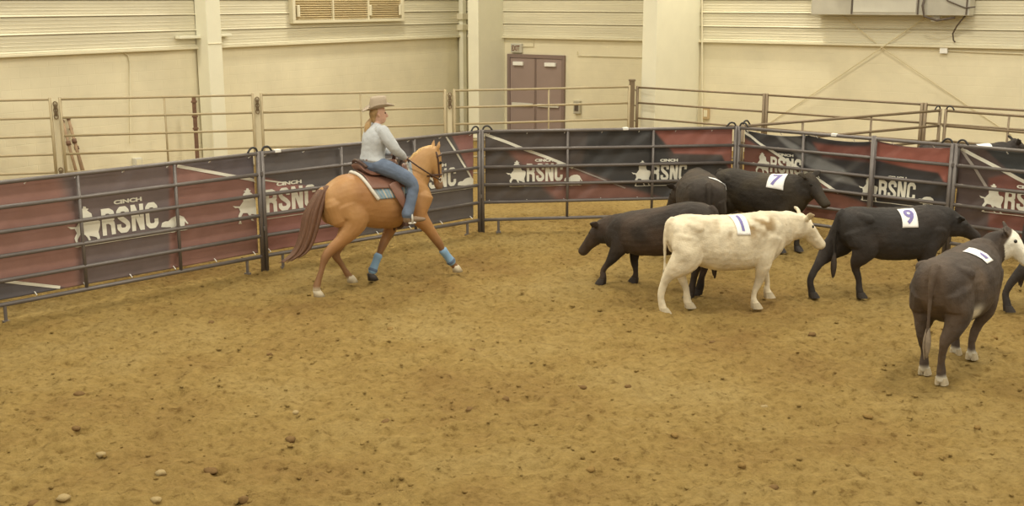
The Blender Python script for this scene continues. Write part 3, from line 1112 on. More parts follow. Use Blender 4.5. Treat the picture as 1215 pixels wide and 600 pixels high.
banner('P4', 0.10, PAN['P4'][2] - 0.03, 1.57, 0.30, (58, 54, 50),
       [((112, 70, 54), [(870, 166), (884, 164), (905, 176), (950, 202), (992, 228), (1050, 250), (1140, 290), (870, 290)], 0.03),
        ((112, 108, 98), [(921, 158), (928, 158), (960, 182), (1000, 200), (1018, 220), (986, 212), (955, 196)], 0.03),  # lighter tone of a fold in the vinyl, painted into the sheet colour
        ((84, 80, 72), [(932, 158), (946, 160), (990, 190), (975, 190)], 0.02),
        ((112, 64, 50), [(965, 168), (1035, 172), (1035, 192), (975, 186)], 0.04),
        ((144, 80, 62), [(1033, 168), (1140, 174), (1140, 250), (1128, 226), (1112, 205), (1080, 200), (1040, 190)], 0.02)],
       [(W_, [(877, 153), (890, 160), (905, 172), (950, 201), (996, 228)], 0.022)],
       [(913, 204, 0.55, 0.25, 'rtsu'), (1042, 234, 0.55, 0.27, 'rtsu')],
       'black and red wrinkled banner behind the black steer wearing number nine', amp=0.038, seed=4, sag=0.05)
banner('P5', 0.05, PAN['P5'][2] - 0.05, 1.57, 0.30, (80, 64, 56),
       [((52, 52, 48), [(1150, 160), (1400, 190), (1400, 300), (1215, 214), (1195, 203)], 0.015),
        ((112, 66, 52), [(1172, 212), (1195, 206), (1215, 218), (1400, 305), (1400, 420), (1172, 300)], 0.03)],
       [(W_, [(1139, 176), (1190, 203), (1215, 216), (1300, 260)], 0.024), ((150, 140, 124), [(1140, 178), (1156, 200), (1171, 225)], 0.020)],
       [(1190.5, 248, 0.62, 0.28, 'rtsu')],
       'brown and dark banner with white stripe in front of the back pen', amp=0.02, seed=5)

# ================================================================== dirt clods
def clod_mesh(seed, n=1):
    rng = random.Random(seed)
    bm = bmesh.new()
    bmesh.ops.create_icosphere(bm, subdivisions=2, radius=1.0)
    for v in bm.verts:
        v.co *= 0.72 + 0.5 * rng.random()
        v.co.z *= 0.6
    me = bpy.data.meshes.new('dirt_clod')
    bm.to_mesh(me)
    bm.free()
    me.polygons.foreach_set('use_smooth', [True] * len(me.polygons))
    return me


M_CLOD = mat('clod_dirt', col(150, 118, 64), rough=0.95, var=0.22, vscale=9, bump=0.5, bscale=20, spec=0.1)
M_PALE_ST = mat('pale_stone', col(162, 138, 90), rough=0.9, var=0.2, vscale=6, spec=0.15)
M_DKST = mat('dark_clod', col(118, 90, 52), rough=0.95, var=0.25, vscale=6, spec=0.1)
shapes_ = [clod_mesh(i) for i in range(5)]
for me in shapes_:
    me.materials.append(M_CLOD)
spots = [(463, 388, 0, .05), (690, 458, 2, .05), (557, 486, 2, .055), (600, 472, 2, .06), (190, 560, 1, .055), (94, 467, 2, .06), (963, 398, 2, .06), (907, 480, 1, .05), (917, 575, 2, .06),
         (745, 460, 2, .045), (120, 540, 1, .05), (350, 490, 1, .045), (75, 592, 1, .06), (185, 592, 1, .055), (40, 598, 2, .06), (290, 592, 2, .07), (345, 522, 2, .06), (90, 510, 2, .05),
         (458, 500, 2, .05), (250, 555, 2, .06), (1030, 492, 0, .05), (1160, 505, 0, .045), (560, 415, 2, .05), (845, 405, 2, .05), (320, 420, 2, .05), (420, 400, 2, .045), (700, 560, 0, .05),
         (1090, 560, 0, .05), (640, 530, 0, .055), (800, 520, 0, .04), (250, 380, 2, .05), (150, 400, 2, .05), (500, 345, 0, .05), (880, 555, 0, .05), (1180, 400, 0, .05)]
rng = random.Random(11)
for px, py, k, sz in spots:
    p = atz(px, py, 0)
    me = shapes_[rng.randrange(5)]
    o = bpy.data.objects.new('dirt_clod', me)
    COL.objects.link(o)
    o.material_slots[0].link = 'OBJECT'
    o.material_slots[0].material = (M_CLOD, M_PALE_ST, M_DKST)[k]
    sz *= 0.72
    o.location = (p.x, p.y, ground_z(p.x, p.y) + sz * 0.02)
    o.rotation_euler = (0, 0, rng.random() * 6)
    o.scale = (sz * rng.uniform(.9, 1.4), sz, sz)
    tag(o, ('tan clod of dirt lying on the arena floor', 'pale stone lying on the arena floor', 'dark brown clod of dirt lying on the arena floor')[k], ('clod', 'stone', 'clod')[k],
        ('tan clods', 'pale stones', 'dark clods')[k])


def crumbs():
    rg = np.random.default_rng(5)
    bm = bmesh.new()
    bmesh.ops.create_icosphere(bm, subdivisions=1, radius=1.0)
    bv = np.array([v.co[:] for v in bm.verts])
    bf = np.array([[v.index for v in f.verts] for f in bm.faces])
    bm.free()
    N = 4500
    V, Fc = [], []
    for i in range(N):
        y = 6.6 + 12.5 * rg.random() ** 1.3
        x = rg.uniform(-0.62, 0.70) * y * 0.85
        s = 0.005 + 0.017 * rg.random() ** 3
        q = bv * (0.7 + 0.6 * rg.random((len(bv), 1))) * s * np.array([1 + rg.random() * .6, 1, .65])
        a = rg.random() * 6.28
        ca, sa = math.cos(a), math.sin(a)
        q = np.stack([q[:, 0] * ca - q[:, 1] * sa, q[:, 0] * sa + q[:, 1] * ca, q[:, 2]], 1)
        V.append(q + np.array([x, y, ground_z(x, y) + s * .05]))
        Fc.append(bf + i * len(bv))
    me = pymesh('dirt_crumbs', np.concatenate(V).tolist(), np.concatenate(Fc).tolist(), True)
    o = new_obj('dirt_crumbs', me, None, MAT_DIRT)
    tag(o, 'loose crumbs of dirt scattered over the arena floor', 'dirt', None, 'stuff')


crumbs()

# ================================================================== animals
M_COAT = mat('short_coat', (.1, .1, .1), rough=0.75, attr=True, var=0.22, vscale=7, bump=0.35, bscale=70, sheen=0.0, spec=0.25)
M_HORSE = mat('sleek_coat', (.1, .1, .1), rough=0.5, attr=True, var=0.10, vscale=4, bump=0.12, bscale=60, spec=0.4)
M_HOOF_D = mat('dark_hoof', col(58, 50, 42), rough=0.6, var=0.2, vscale=20)
M_HOOF_P = mat('pale_hoof', col(196, 178, 140), rough=0.6, var=0.2, vscale=20)
M_EYE = mat('dark_eye', (0.01, 0.008, 0.006), rough=0.15)
M_HAIR_D = mat('dark_tail_hair', col(66, 54, 42), rough=0.7, var=0.3, vscale=20)
M_HAIR_W = mat('cream_tail_hair', col(196, 178, 136), rough=0.7, var=0.3, vscale=20)
M_PAPER = mat('white_tag_paper', col(240, 234, 216), rough=0.6)
M_INK = mat('purple_ink', col(120, 108, 150), rough=0.6)


def hoof_mesh(fx, fy, z, r, lean=0.02):
    mb = MB()
    for s in (-1, 1):
        rings = []
        for zz, k, dx in ((z + 0.075, .72, -lean), (z + 0.03, .95, 0), (z + 0.0, 1.05, lean * .6)):
            rings.append([Vector((fx + dx + r * k * 1.15 * math.cos(a), fy + s * r * .46 + r * k * .58 * math.sin(a), zz)) for a in np.linspace(0, 2 * math.pi, 11)[:-1]])
        mb.rings(rings)
    return mb


def head_rings(mb, P, M, st, side=None, n=16):
    """P poll, M muzzle, st: (t, halfwidth, top, bottom)"""
    P, M = Vector(P), Vector(M)
    d = M - P
    L = d.length
    d.normalize()
    up = Vector((0, 0, 1))
    s_ = up.cross(d).normalized() if side is None else Vector(side).normalized()
    top = d.cross(s_).normalized()
    if top.z < 0 and abs(d.z) < 0.95:
        top, s_ = -top, -s_
    rings = []
    for t, w, a, b in catmull([list(x) for x in st], 3):
        c = P + d * (L * t)
        ring = []
        for k in range(n):
            an = 2 * math.pi * k / n
            sa = math.sin(an)
            ring.append(c + s_ * (w * math.cos(an)) + top * (sa * (a if sa > 0 else b)))
        rings.append(ring)
    mb.rings(rings)
    return d, s_, top, L


COW_ST = [(-.735, 1.02, .88, .07), (-.70, 1.09, .76, .16), (-.60, 1.135, .66, .215), (-.48, 1.15, .58, .245), (-.25, 1.135, .50, .275), (0, 1.125, .465, .30), (.22, 1.135, .46, .29),
          (.42, 1.15, .49, .235), (.56, 1.13, .54, .20), (.66, 1.07, .62, .16), (.73, .98, .72, .09)]


def hind_leg(sd, foot, sc):
    fx, fy, fz = foot[0] / sc, foot[1] / sc, foot[2] / sc
    return [(-.50, sd * .13, .90), (-.47 + .30 * (fx + .52), sd * .16, .69), (-.535 + .52 * (fx + .52), sd * .15, .55), (-.59 + .70 * (fx + .52), fy * .6 + sd * .06, .42 + fz), (fx - .035, fy, .24 + fz), (fx - .015, fy, .11 + fz), (fx, fy, .055 + fz)]


def fore_leg(sd, foot, sc):
    fx, fy, fz = foot[0] / sc, foot[1] / sc, foot[2] / sc
    dx = fx - .45
    return [(.46, sd * .15, .88), (.43 + .10 * dx, sd * .16, .66), (.44 + .35 * dx, sd * .15, .50), (.45 + .62 * dx, fy * .7 + sd * .04, .345 + fz * .6), (fx - .01, fy, .20 + fz), (fx - .012, fy, .10 + fz), (fx + .01, fy, .05 + fz)]


HR = [(.13, .23), (.12, .20), (.085, .13), (.047, .064), (.032, .04), (.038, .044), (.042, .05)]
FR_ = [(.09, .18), (.085, .13), (.066, .088), (.049, .055), (.032, .036), (.038, .042), (.042, .05)]


def cow(key, label, fr, sc, feet, poll, muz, coat, hoofmat=None, tailhair=None, pitch=0.0, tail=None, fat=1.0, group='cattle in the arena', ears=1.0, hump=0.0):
    mb = MB()
    sh = lambda x, z: z - pitch * max(0.0, x + .3) * min(1.0, max(0.0, (z - .12) / .95)) ** 1.2
    st = [(x * sc, sh(x, zt) * sc, sh(x, zb) * sc, w * sc * fat) for x, zt, zb, w in COW_ST]
    torso(mb, st)
    V = lambda p: Vector((p[0] * sc, p[1] * sc, sh(p[0], p[2]) * sc))
    for k, sd in (('rh', -1), ('lh', 1)):
        limb(mb, [V(p) for p in hind_leg(sd, feet[k], sc)], [(a * sc, b * sc) for a, b in HR])
    for k, sd in (('rf', -1), ('lf', 1)):
        limb(mb, [V(p) for p in fore_leg(sd, feet[k], sc)], [(a * sc, b * sc) for a, b in FR_])
    # hook bones and shoulder blades
    for sd in (-1, 1):
        limb(mb, [V((-.54, sd * .13, 1.05)), V((-.42, sd * .205, 1.02))], [.07 * sc, .06 * sc])
        limb(mb, [V((.42, sd * .09, 1.05)), V((.50, sd * .15, .84))], [(.06 * sc, .09 * sc), (.08 * sc, .12 * sc)])
    P, M = Vector(poll), Vector(muz)
    base = V((.44, 0, .90 - pitch * .35))
    b2 = V((.62, 0, .90 - pitch * .3))
    mid = (b2 * .45 + P * .55) - Vector((0, 0, .03))
    d0 = (M - P).normalized()
    limb(mb, [base, b2 * .8 + P * .2, mid, P + d0 * .09 * sc - Vector((0, 0, .045 * sc))], [(.18 * sc, .27 * sc), (.15 * sc, .225 * sc), (.12 * sc, .185 * sc), (.105 * sc, .135 * sc)], n=18)
    hs = [(-.10, .06, .04, .06), (0.02, .085, .06, .10), (.22, .115, .07, .14), (.40, .106, .066, .135), (.62, .086, .058, .105), (.82, .080, .055, .085), (.95, .078, .052, .075), (1.02, .06, .038, .055)]
    d, s_, top, L = head_rings(mb, P, M, [(t, w * sc, a * sc, b * sc) for t, w, a, b in hs])
    for sd in (-1, 1):                                   # ears
        e0 = P + s_ * (sd * .075 * sc) - top * .005 + d * .02
        e1 = e0 + (s_ * sd * .09 - d * .035 + top * .03 * ears) * sc
        e2 = e0 + (s_ * sd * .19 - d * .06 + top * .035 * ears) * sc
        limb(mb, [e0, e1, e2], [(.022, .026), (.050 * sc, .015), (.014, .012)], side=tuple(d * .9 + Vector((0, 0, -.3))), n=10)
    tl = tail or [(-.68, 0, 1.10), (-.745, 0, 1.04), (-.765, 0, .90), (-.765, 0, .68), (-.755, 0, .50)]
    tl = [V(p) for p in tl]
    limb(mb, tl, [(.045 * sc, .04 * sc), (.032 * sc, .03 * sc), (.024, .022), (.020, .020), (.018, .018)], n=10)
    me, co = remesh(mb, 'body', 0.0125, relief=.008)
    root = empty('steer', fr.O, fr.h)
    paint(me, coat(co, sc, P, M, d, s_, top, L))
    body = new_obj('body', me, root, M_COAT)
    for k in ('rh', 'lh', 'rf', 'lf'):
        f = feet[k]
        hoof_mesh(f[0] + .02, f[1], max(f[2], -0.01), .055 * sc).build('hoof', hoofmat or M_HOOF_D, root)
    for sd in (-1, 1):
        c = P + d * (L * .30) + s_ * (sd * .094 * sc) + top * .02 * sc
        bm = bmesh.new()
        bmesh.ops.create_icosphere(bm, subdivisions=2, radius=.021 * sc)
        em = bpy.data.meshes.new('eye')
        bm.to_mesh(em)
        bm.free()
        em.polygons.foreach_set('use_smooth', [True] * len(em.polygons))
        new_obj('eye', em, root, M_EYE, loc=c)
    th = MB()
    e = tl[-1]
    rng = random.Random(hash(key) % 1000)
    for q in range(6):
        a = rng.random() * 6.28
        o_ = Vector((math.cos(a), math.sin(a), 0)) * .016
        limb(th, [e + Vector((0, 0, .07)) + o_ * .4, e + Vector((0, 0, -.04)) + o_ * 1.3, e + Vector((0, 0, -.13)) + o_ * 1.4, e + Vector((0, 0, -.20 - .04 * rng.random())) + o_], [.012, .02, .018, .005], n=7, sub=2)
    th.build('tail_switch', tailhair or M_HAIR_D, root, True)
    tag(root, label, 'steer', group)
    bvh = BVHTree.FromPolygons([Vector(c) for c in co], [list(p.vertices) for p in me.polygons])
    return root, bvh, sc


def drape(bvh, x, ang, zc, off, ax=0.0):
    """point of the skin at station x, ang from straight up towards the right side (-y)"""
    dr = Vector((0, -math.sin(ang), math.cos(ang)))
    o = Vector((x, ax, zc)) + dr * 1.5
    h = bvh.ray_cast(o, -dr)
    if h[0] is None:
        return o - dr * 1.2
    return h[0] + dr * off


def number_tag(cw, fr_root, x0, x1, a0, a1, digit, label, zc=.8, skew=0.0):
    root, bvh, sc = cw
    zc *= sc
    o = empty('number_tag', root.location, root.rotation_euler.z)
    n, m_ = 8, 12

    def S(u, v, off):
        return drape(bvh, x0 + (x1 - x0) * u + skew * (1 - v), R(a1 + (a0 - a1) * v), zc, off)
    g = [S(i / n, j / m_, .010) for j in range(m_ + 1) for i in range(n + 1)]
    f = [[j * (n + 1) + i, j * (n + 1) + i + 1, (j + 1) * (n + 1) + i + 1, (j + 1) * (n + 1) + i] for j in range(m_) for i in range(n)]
    sh_ = new_obj('sheet', pymesh('sheet', g, f, True), o, M_PAPER)
    sh_.modifiers.new('thickness', 'SOLIDIFY').thickness = 0.003
    if digit:
        v, fc = finer(digit if not isinstance(digit, str) else text_shape(digit, 0.03), 2)
        w = .62 if digit != '1' else .22
        new_obj('printed_number', pymesh('printed_number', [S(.5 + (q[0] - .5) * w, .14 + .72 * q[1], .0145) for q in v], fc), o, M_INK)
    tag(o, label, 'number tag', 'number tags on the cattle')


def black(r, g, b, brown=(70, 54, 40), amt=.5, legs=None):
    b0, b1 = np.array(col(r, g, b)), np.array(col(*brown))

    def f(co, sc, P, M, d, s_, top, L):
        n = vnoise(co + 5, 4.5)
        w = np.clip((n - .35) * 2.0, 0, 1) * amt
        return b0 * (1 - w[:, None]) + b1 * w[:, None]
    return f


def coat_white(co, sc, P, M, d, s_, top, L):
    a, b = np.array(col(226, 208, 168)), np.array(col(150, 122, 78))
    n = vnoise(co + 2, 5) * .55 + vnoise(co + 9, 14) * .45
    up = sstep(.80, 1.0, co[:, 2]) * (1 - sstep(1.08, 1.14, co[:, 2])) * sstep(-.5, -.1, co[:, 0]) * (1 - sstep(.45, .6, co[:, 0]))
    w = np.clip((n - .43) * 4.0, 0, 1) * (.20 + .80 * up)
    rel = co - np.array(P)
    t = rel @ np.array(d) / L
    ear = (np.abs(rel @ np.array(s_)) > .135) & (t < .3) & (t > -.45) & (np.linalg.norm(rel, axis=1) < .30) & (co[:, 2] > P[2] - .06)
    near = ear & ((rel @ np.array(s_)) * (1 if s_.y < 0 else -1) > 0)
    w = np.where(near, np.maximum(w, .65), w)
    muzz = sstep(.9, 1.0, t) * (np.linalg.norm(rel - np.outer(t * L, np.array(d)), axis=1) < .14)
    w = np.maximum(w, muzz * .45)
    return a * (1 - w[:, None]) + b * w[:, None]


def coat_whiteface(co, sc, P, M, d, s_, top, L):
    a, b, wt = np.array(col(74, 63, 52)), np.array(col(100, 82, 63)), np.array(col(236, 224, 192))
    n = vnoise(co + 4, 4)
    w = np.clip((n - .35) * 1.8, 0, 1)[:, None]
    c = a * (1 - w) + b * w
    k = sstep(.05, -.0, np.abs(co[:, 1]) - .09)[:, None] * 0
    rel = co - np.array(P)
    t = rel @ np.array(d) / L
    r = np.linalg.norm(rel - np.outer(t * L, np.array(d)), axis=1)
    tp = rel @ np.array(top)
    f = sstep(.10, .16, t + .9 * tp + .08 * (vnoise(co, 12) - .5)) * (r < .20) * (t > -.02)
    dark = sstep(.92, 1.0, t)
    f = (f * 1.0)[:, None]
    neck = (1 - sstep(.0, .2, r - .2)) * sstep(-.5, -.2, t) * (1 - sstep(-.05, .03, t))
    c = c * (1 - .5 * neck[:, None]) + np.array(col(46, 40, 34)) * .5 * neck[:, None]
    c = c * (1 - f) + wt * f
    belly = np.exp(-(((co[:, 0] + .27) / .11) ** 2 + ((co[:, 2] - .60 * sc) / .08) ** 2)) * (np.abs(co[:, 1]) < .3)
    belly = np.clip(belly * 1.6, 0, .9)
    c = c * (1 - belly[:, None]) + wt * belly[:, None]
    foot = (1 - sstep(.06, .12, co[:, 2] + .05 * (vnoise(co, 15) - .5)))[:, None] * .8
    return c * (1 - foot) + wt * foot


# --- cream steer
frW = Frame((2.54, 13.18), 12)
W = cow('W', 'cream white steer with dirty flank walking beside black steers', frW, 1.0,
        dict(rh=(frW.G(786, 371).x, -.10, 0), lh=(frW.G(813, 364).x + .02, .08, 0), rf=(frW.G(893, 364).x, -.10, 0), lf=(frW.P(918, 347, .12).x - .08, .12, .06)),
        frW.P(951, 258, 0), frW.P(975, 292, 0), coat_white, M_HOOF_P, M_HAIR_W, ears=2.2)
number_tag(W, None, frW.P(867, 262, -.12).x, frW.P(883, 262, -.12).x, 4, 64, '1', 'white paper tag with purple stroke on the cream steer', skew=.02)

# --- black steer number nine
frD = Frame((4.70, 13.76), 9)
D_ = cow('D', 'black steer wearing tag number nine, head lowered beside the fence', frD, 0.985,
         dict(rh=(frD.G(1018, 352).x, -.06, 0), lh=(frD.G(967, 355).x, .05, 0), rf=(.34, -.12, 0), lf=(.56, .12, 0)),
         frD.P(1133, 259, 0), frD.P(1160, 282, -.02), black(52, 47, 41, (70, 58, 47), .5), ears=1.0)
number_tag(D_, None, frD.P(1067, 255, -.15).x, frD.P(1086, 255, -.15).x, 14, 66, '9', 'white paper tag with purple number 9 on a black steer', skew=-.02)

# --- brown white faced steer, seen from behind
frE = Frame((4.40, 10.86), 51)
def frame_x(fr, px, py, x):
    r = Vector(ray(px, py))
    C = Vector((0, 0, CAM_H))
    t = (x - (C - fr.O).dot(fr.f)) / r.dot(fr.f)
    w = C + r * t - fr.O
    return Vector((x, w.dot(fr.l), w.z))
E_ = cow('E', 'dark brown steer with white face turned aside and pale feet', frE, 1.07,
         dict(rh=(frE.G(1116, 456).x, frE.G(1116, 456).y, 0), lh=(frE.G(1096, 444).x, frE.G(1096, 444).y, 0), rf=(frE.G(1152, 426).x, frE.G(1152, 426).y, 0), lf=(frE.G(1133, 421).x, frE.G(1133, 421).y, 0)),
         frame_x(frE, 1193, 274, .92), frame_x(frE, 1222, 312, 1.0), coat_whiteface, M_HOOF_P, mat('grey_tail_hair', col(140, 122, 96), rough=.7, var=.3, vscale=20), ears=.6)
number_tag(E_, None, -.02, .17, 2, 50, ([(.2, .05), (.8, .0), (.7, .5), (.3, .35)], [[0, 1, 2, 3]]), 'white paper tag on the back of the white faced brown steer', zc=.85)

# --- black steer lunging with lowered head
frA = Frame((1.86, 14.02), 143)
A_ = cow('A', 'brownish black steer lunging with lowered head beside the horse', frA, 1.03,
         dict(rh=(-.52, -.10, 0), lh=(frA.G(813, 356).x, .10, 0), rf=(frA.G(765, 332).x + .02, -.14, 0), lf=(frA.G(726, 337).x + .1, .16, 0)),
         frA.P(714, 266, 0), frA.P(690, 299, 0), black(56, 48, 40, (84, 67, 52), .7), pitch=.28, fat=1.08)

# --- black steer seen from behind, and the one standing along the fence
frB = Frame((2.70, 16.02), 88)
B_ = cow('B', 'brownish black steer showing its rump to us behind the cream steer', frB, 1.04,
         dict(rh=(-.55, -.14, 0), lh=(-.40, .13, 0), rf=(.45, -.13, 0), lf=(.55, .13, 0)), (.92, .22, .86), (1.04, .34, .46), black(58, 50, 41, (78, 64, 48), .6), fat=1.12)
number_tag(B_, None, -.46, -.30, 8, 62, None, 'narrow white paper tag on the steer showing its rump', zc=.85)
frC = Frame((3.68, 16.60), -38)
C_ = cow('C', 'black steer standing along the arena fence with a number seven tag', frC, 0.99,
         dict(rh=(-.50, -.13, 0), lh=(-.62, .13, 0), rf=(.40, -.12, 0), lf=(.56, .12, 0)), frC.P(960, 209, 0), frC.P(981, 244, -.08), black(52, 45, 36, (76, 64, 44), .7), fat=1.1)
number_tag(C_, None, frC.P(912, 214, -.15).x, frC.P(931, 214, -.15).x, 8, 60, '7', 'white paper tag with number 7 on steer by the fence', skew=.03)

# --- steer cut by the frame, and the penned one
frF = Frame((6.78, 13.12), 2)
F_ = cow('F', 'black steer half hidden by the white faced steer', frF, 1.0,
         dict(rh=(-.92, -.08, 0), lh=(-.45, .12, 0), rf=(.45, -.12, 0), lf=(.6, .12, 0)), (1.0, 0, 1.0), (1.25, 0, .7), black(60, 54, 47, (76, 64, 52), .5))
frG = Frame((7.62, 18.85), -4)
G_ = cow('G', 'black steer standing in the back pen behind the banner', frG, 1.12,
         dict(rh=(-.5, -.13, 0), lh=(-.6, .13, 0), rf=(.45, -.12, 0), lf=(.55, .12, 0)), frG.P(1204, 168, 0), frG.P(1226, 192, 0), black(56, 50, 44, (70, 60, 50), .5), group='cattle in the back pen')
number_tag(G_, None, frG.P(1160, 172, -.1).x, frG.P(1176, 172, -.1).x, 2, 50, None, 'white paper tag on the steer in the back pen')

# ================================================================== horse
frH = Frame((-1.97, 14.16), 33)
HP = frH.P
mb = MB()
torso(mb, [(-.46, 1.20, 1.00, .06), (-.42, 1.31, .90, .15), (-.32, 1.40, .84, .22), (-.14, 1.475, .82, .265), (.06, 1.465, .80, .28), (.24, 1.425, .755, .29), (.44, 1.41, .73, .29), (.60, 1.45, .74, .265),
           (.74, 1.46, .78, .24), (.88, 1.38, .85, .20), (.99, 1.26, .93, .15), (1.05, 1.16, 1.0, .08)])
legsH = {
    'rh': [(-.16, -.15, 1.14), (-.10, -.17, .92), (-.25, -.165, .71), (-.47, -.14, .53), (-.56, -.14, .33), (-.635, -.14, .12), (-.625, -.14, .06)],
    'lh': [(-.14, .15, 1.12), (.0, .17, .88), (-.10, .165, .66), (-.24, .14, .46), (-.16, .14, .29), (-.075, .14, .145), (-.04, .14, .10)],
    'rf': [(.84, -.14, 1.14), (.80, -.16, .90), (.93, -.16, .72), (1.09, -.16, .49), (1.19, -.155, .33), (1.30, -.15, .19), (1.35, -.15, .13)],
    'lf': [(.80, .14, 1.12), (.68, .16, .88), (.55, .155, .68), (.43, .15, .47), (.355, .15, .31), (.275, .15, .15), (.275, .15, .09)]}
for k, pts in legsH.items():
    rad = [(.12, .24), (.125, .185), (.075, .10), (.048, .066), (.032, .038), (.042, .046), (.04, .045)] if k[1] == 'h' else [(.10, .20), (.085, .135), (.065, .085), (.050, .056), (.031, .036), (.042, .044), (.04, .044)]
    limb(mb, pts, rad)
for sd in (-1, 1):
    limb(mb, [(-.36, sd * .12, 1.14), (-.28, sd * .14, .92)], [(.11, .12), (.09, .12)])
nk = [(.70, 0, 1.22), (.84, 0, 1.36), (.95, 0, 1.51), (1.04, 0, 1.61), (1.11, 0, 1.65)]
limb(mb, nk, [(.17, .27), (.135, .225), (.10, .175), (.082, .135), (.075, .10)], n=18)
hP, hM = HP(514, 179, 0), HP(521.5, 223, 0)
hs = [(-.10, .055, .06, .06), (0.0, .085, .085, .10), (.22, .098, .085, .13), (.38, .088, .078, .12), (.60, .066, .062, .08), (.80, .056, .055, .062), (.93, .058, .058, .062), (1.02, .042, .04, .045)]
hd, hsd, htop, hL = head_rings(mb, hP, hM, hs, side=(0, 1, 0))
if htop.x < 0:
    pass
for sd in (-1, 1):
    e0 = Vector(hP) + Vector((.02, sd * .055, .02))
    limb(mb, [e0, e0 + Vector((.02, sd * .018, .05)), e0 + Vector((.035, sd * .015, .11))], [(.03, .024), (.034, .022), (.010, .010)], n=10)
limb(mb, [(-.44, 0, 1.30), (-.50, 0, 1.24)], [.05, .04])
hme, hco = remesh(mb, 'body', 0.012, relief=.004)
horse = empty('horse', frH.O, frH.h)


def coat_horse(co):
    a, b = np.array(col(158, 110, 62)), np.array(col(180, 134, 78))
    n = vnoise(co, 2.2) * .6 + vnoise(co + 3, 6) * .4
    w = np.clip((n - .3) * 1.8, 0, 1)[:, None]
    c = a * (1 - w) + b * w
    nkw = (sstep(.75, .95, co[:, 0]) * sstep(1.2, 1.5, co[:, 2]))[:, None] * .35
    c = c * (1 - nkw) + np.array(col(196, 154, 94)) * nkw
    leg = ((1 - sstep(.42, .72, co[:, 2])) * .75)[:, None]
    c = c * (1 - leg) + np.array(col(120, 84, 54)) * leg
    rel = co - np.array(hP)
    t = rel @ np.array(hd) / hL
    r = np.linalg.norm(rel - np.outer(t * hL, np.array(hd)), axis=1)
    m = (sstep(.70, .95, t) * (r < .16))[:, None] * .75
    c = c * (1 - m) + np.array(col(120, 100, 82)) * m
    sock = ((1 - sstep(.09, .15, co[:, 2])) * (co[:, 0] < .5))[:, None] * .7
    return c * (1 - sock) + np.array(col(206, 190, 150)) * sock


paint(hme, coat_horse(hco))
new_obj('body', hme, horse, M_HORSE)
hbvh = BVHTree.FromPolygons([Vector(c) for c in hco], [list(p.vertices) for p in hme.polygons])
for k, (fx, fy, fz) in {'rh': (-.615, -.14, -.01), 'lh': (-.03, .14, .045), 'rf': (1.37, -.15, .06), 'lf': (.27, .15, .03)}.items():
    hm = MB()
    hm.rings([[Vector((fx + dx + r_ * 1.1 * math.cos(a), fy + r_ * math.sin(a), fz + z)) for a in np.linspace(0, 2 * math.pi, 15)[:-1]] for z, r_, dx in ((.09, .046, -.02), (.05, .055, 0), (0, .066, .015))])
    hm.build('hoof', M_HOOF_P if k != 'lf' else M_HOOF_D, horse, True)
for sd in (-1, 1):
    bm = bmesh.new()
    bmesh.ops.create_icosphere(bm, subdivisions=2, radius=.022)
    em = bpy.data.meshes.new('eye')
    bm.to_mesh(em)
    bm.free()
    new_obj('eye', em, horse, M_EYE, loc=Vector(hP) + hd * (hL * .3) + Vector((.03, sd * .085, 0)))
# tail
M_TAIL = mat('red_brown_tail_hair', col(106, 72, 48), rough=0.6, var=0.35, vscale=14, stretch=(6, 6, 1))
tb = MB()
rng = random.Random(4)
path = [HP(393, 221, 0), HP(383, 226, 0), HP(372, 250, 0), HP(366, 275, 0), HP(357, 297, 0), HP(334, 316, 0)]
for q in range(26):
    oy, ox = rng.uniform(-.06, .06), rng.uniform(-.095, .085)
    k = rng.uniform(.80, 1.0)
    pts = []
    for i, p in enumerate(path):
        s = min(1, i / 2)
        e = 1 + .5 * max(0, i - 3) * rng.uniform(-.3, .5)
        pp = Vector(p) if i < len(path) - 1 else Vector(path[-2]) + (Vector(path[-1]) - Vector(path[-2])) * (k - .3)
        pts.append(pp + Vector((ox * s * e, oy * s, ox * .25 * s)))
    limb(tb, pts, [.020, .030, .035, .032, .022, .004], n=7, sub=3)
tb.build('tail', M_TAIL, horse, True)['label'] = 'dark red brown flowing tail'
# mane
M_MANE = mat('flaxen_mane_hair', col(206, 164, 98), rough=0.6, var=0.25, vscale=18)
mm = MB()
crest = catmull([(.70, 0, 1.47), (.80, 0, 1.56), (.90, 0, 1.655), (1.0, 0, 1.71), (1.10, 0, 1.73)], 6)
for i, p in enumerate(crest):
    for q in range(2):
        j = rng.uniform(-.012, .012)
        limb(mm, [Vector(p) + Vector((j, 0, .0)), Vector(p) + Vector((j - .01, .05, .005)), Vector(p) + Vector((j - .03, .10, -.07)), Vector(p) + Vector((j - .05, .115, -.17 - .05 * rng.random()))], [.02, .018, .014, .004], n=6, sub=2)
mm.build('mane', M_MANE, horse, True)
tag(horse, 'sorrel horse with dark tail cantering under its rider', 'horse')

# leg boots
M_TEAL = mat('light_blue_neoprene', col(128, 158, 174), rough=0.6, var=0.1)
M_NAVY = mat('blue_grey_strap', col(84, 100, 116), rough=0.6)
for nm, a, b, lab in (('lf', (.365, .15, .345), (.285, .15, .17), 'light blue protective boot on the trailing foreleg of the horse'), ('rf', (1.16, -.155, .38), (1.28, -.15, .22), 'light blue protective boot on the reaching foreleg of the horse')):
    lb = empty('leg_boot', frH.O, frH.h)
    a, b = Vector(a), Vector(b)
    c1 = MB()
    limb(c1, [a, a * .5 + b * .5, b, b + (b - a) * .12], [(.052, .058), (.046, .052), (.054, .058), (.056, .06)])
    c1.build('cuff', M_TEAL, lb, True)
    for t in (.98,):
        limb_ = MB()
        p = a + (b - a) * t
        limb(limb_, [p, p + (b - a) * .08], [(.055 if t < .9 else .06, .060 if t < .9 else .064)] * 2)
        limb_.build('strap', M_NAVY, lb, True)
    tag(lb, lab, 'leg boot', 'blue leg boots on the horse')

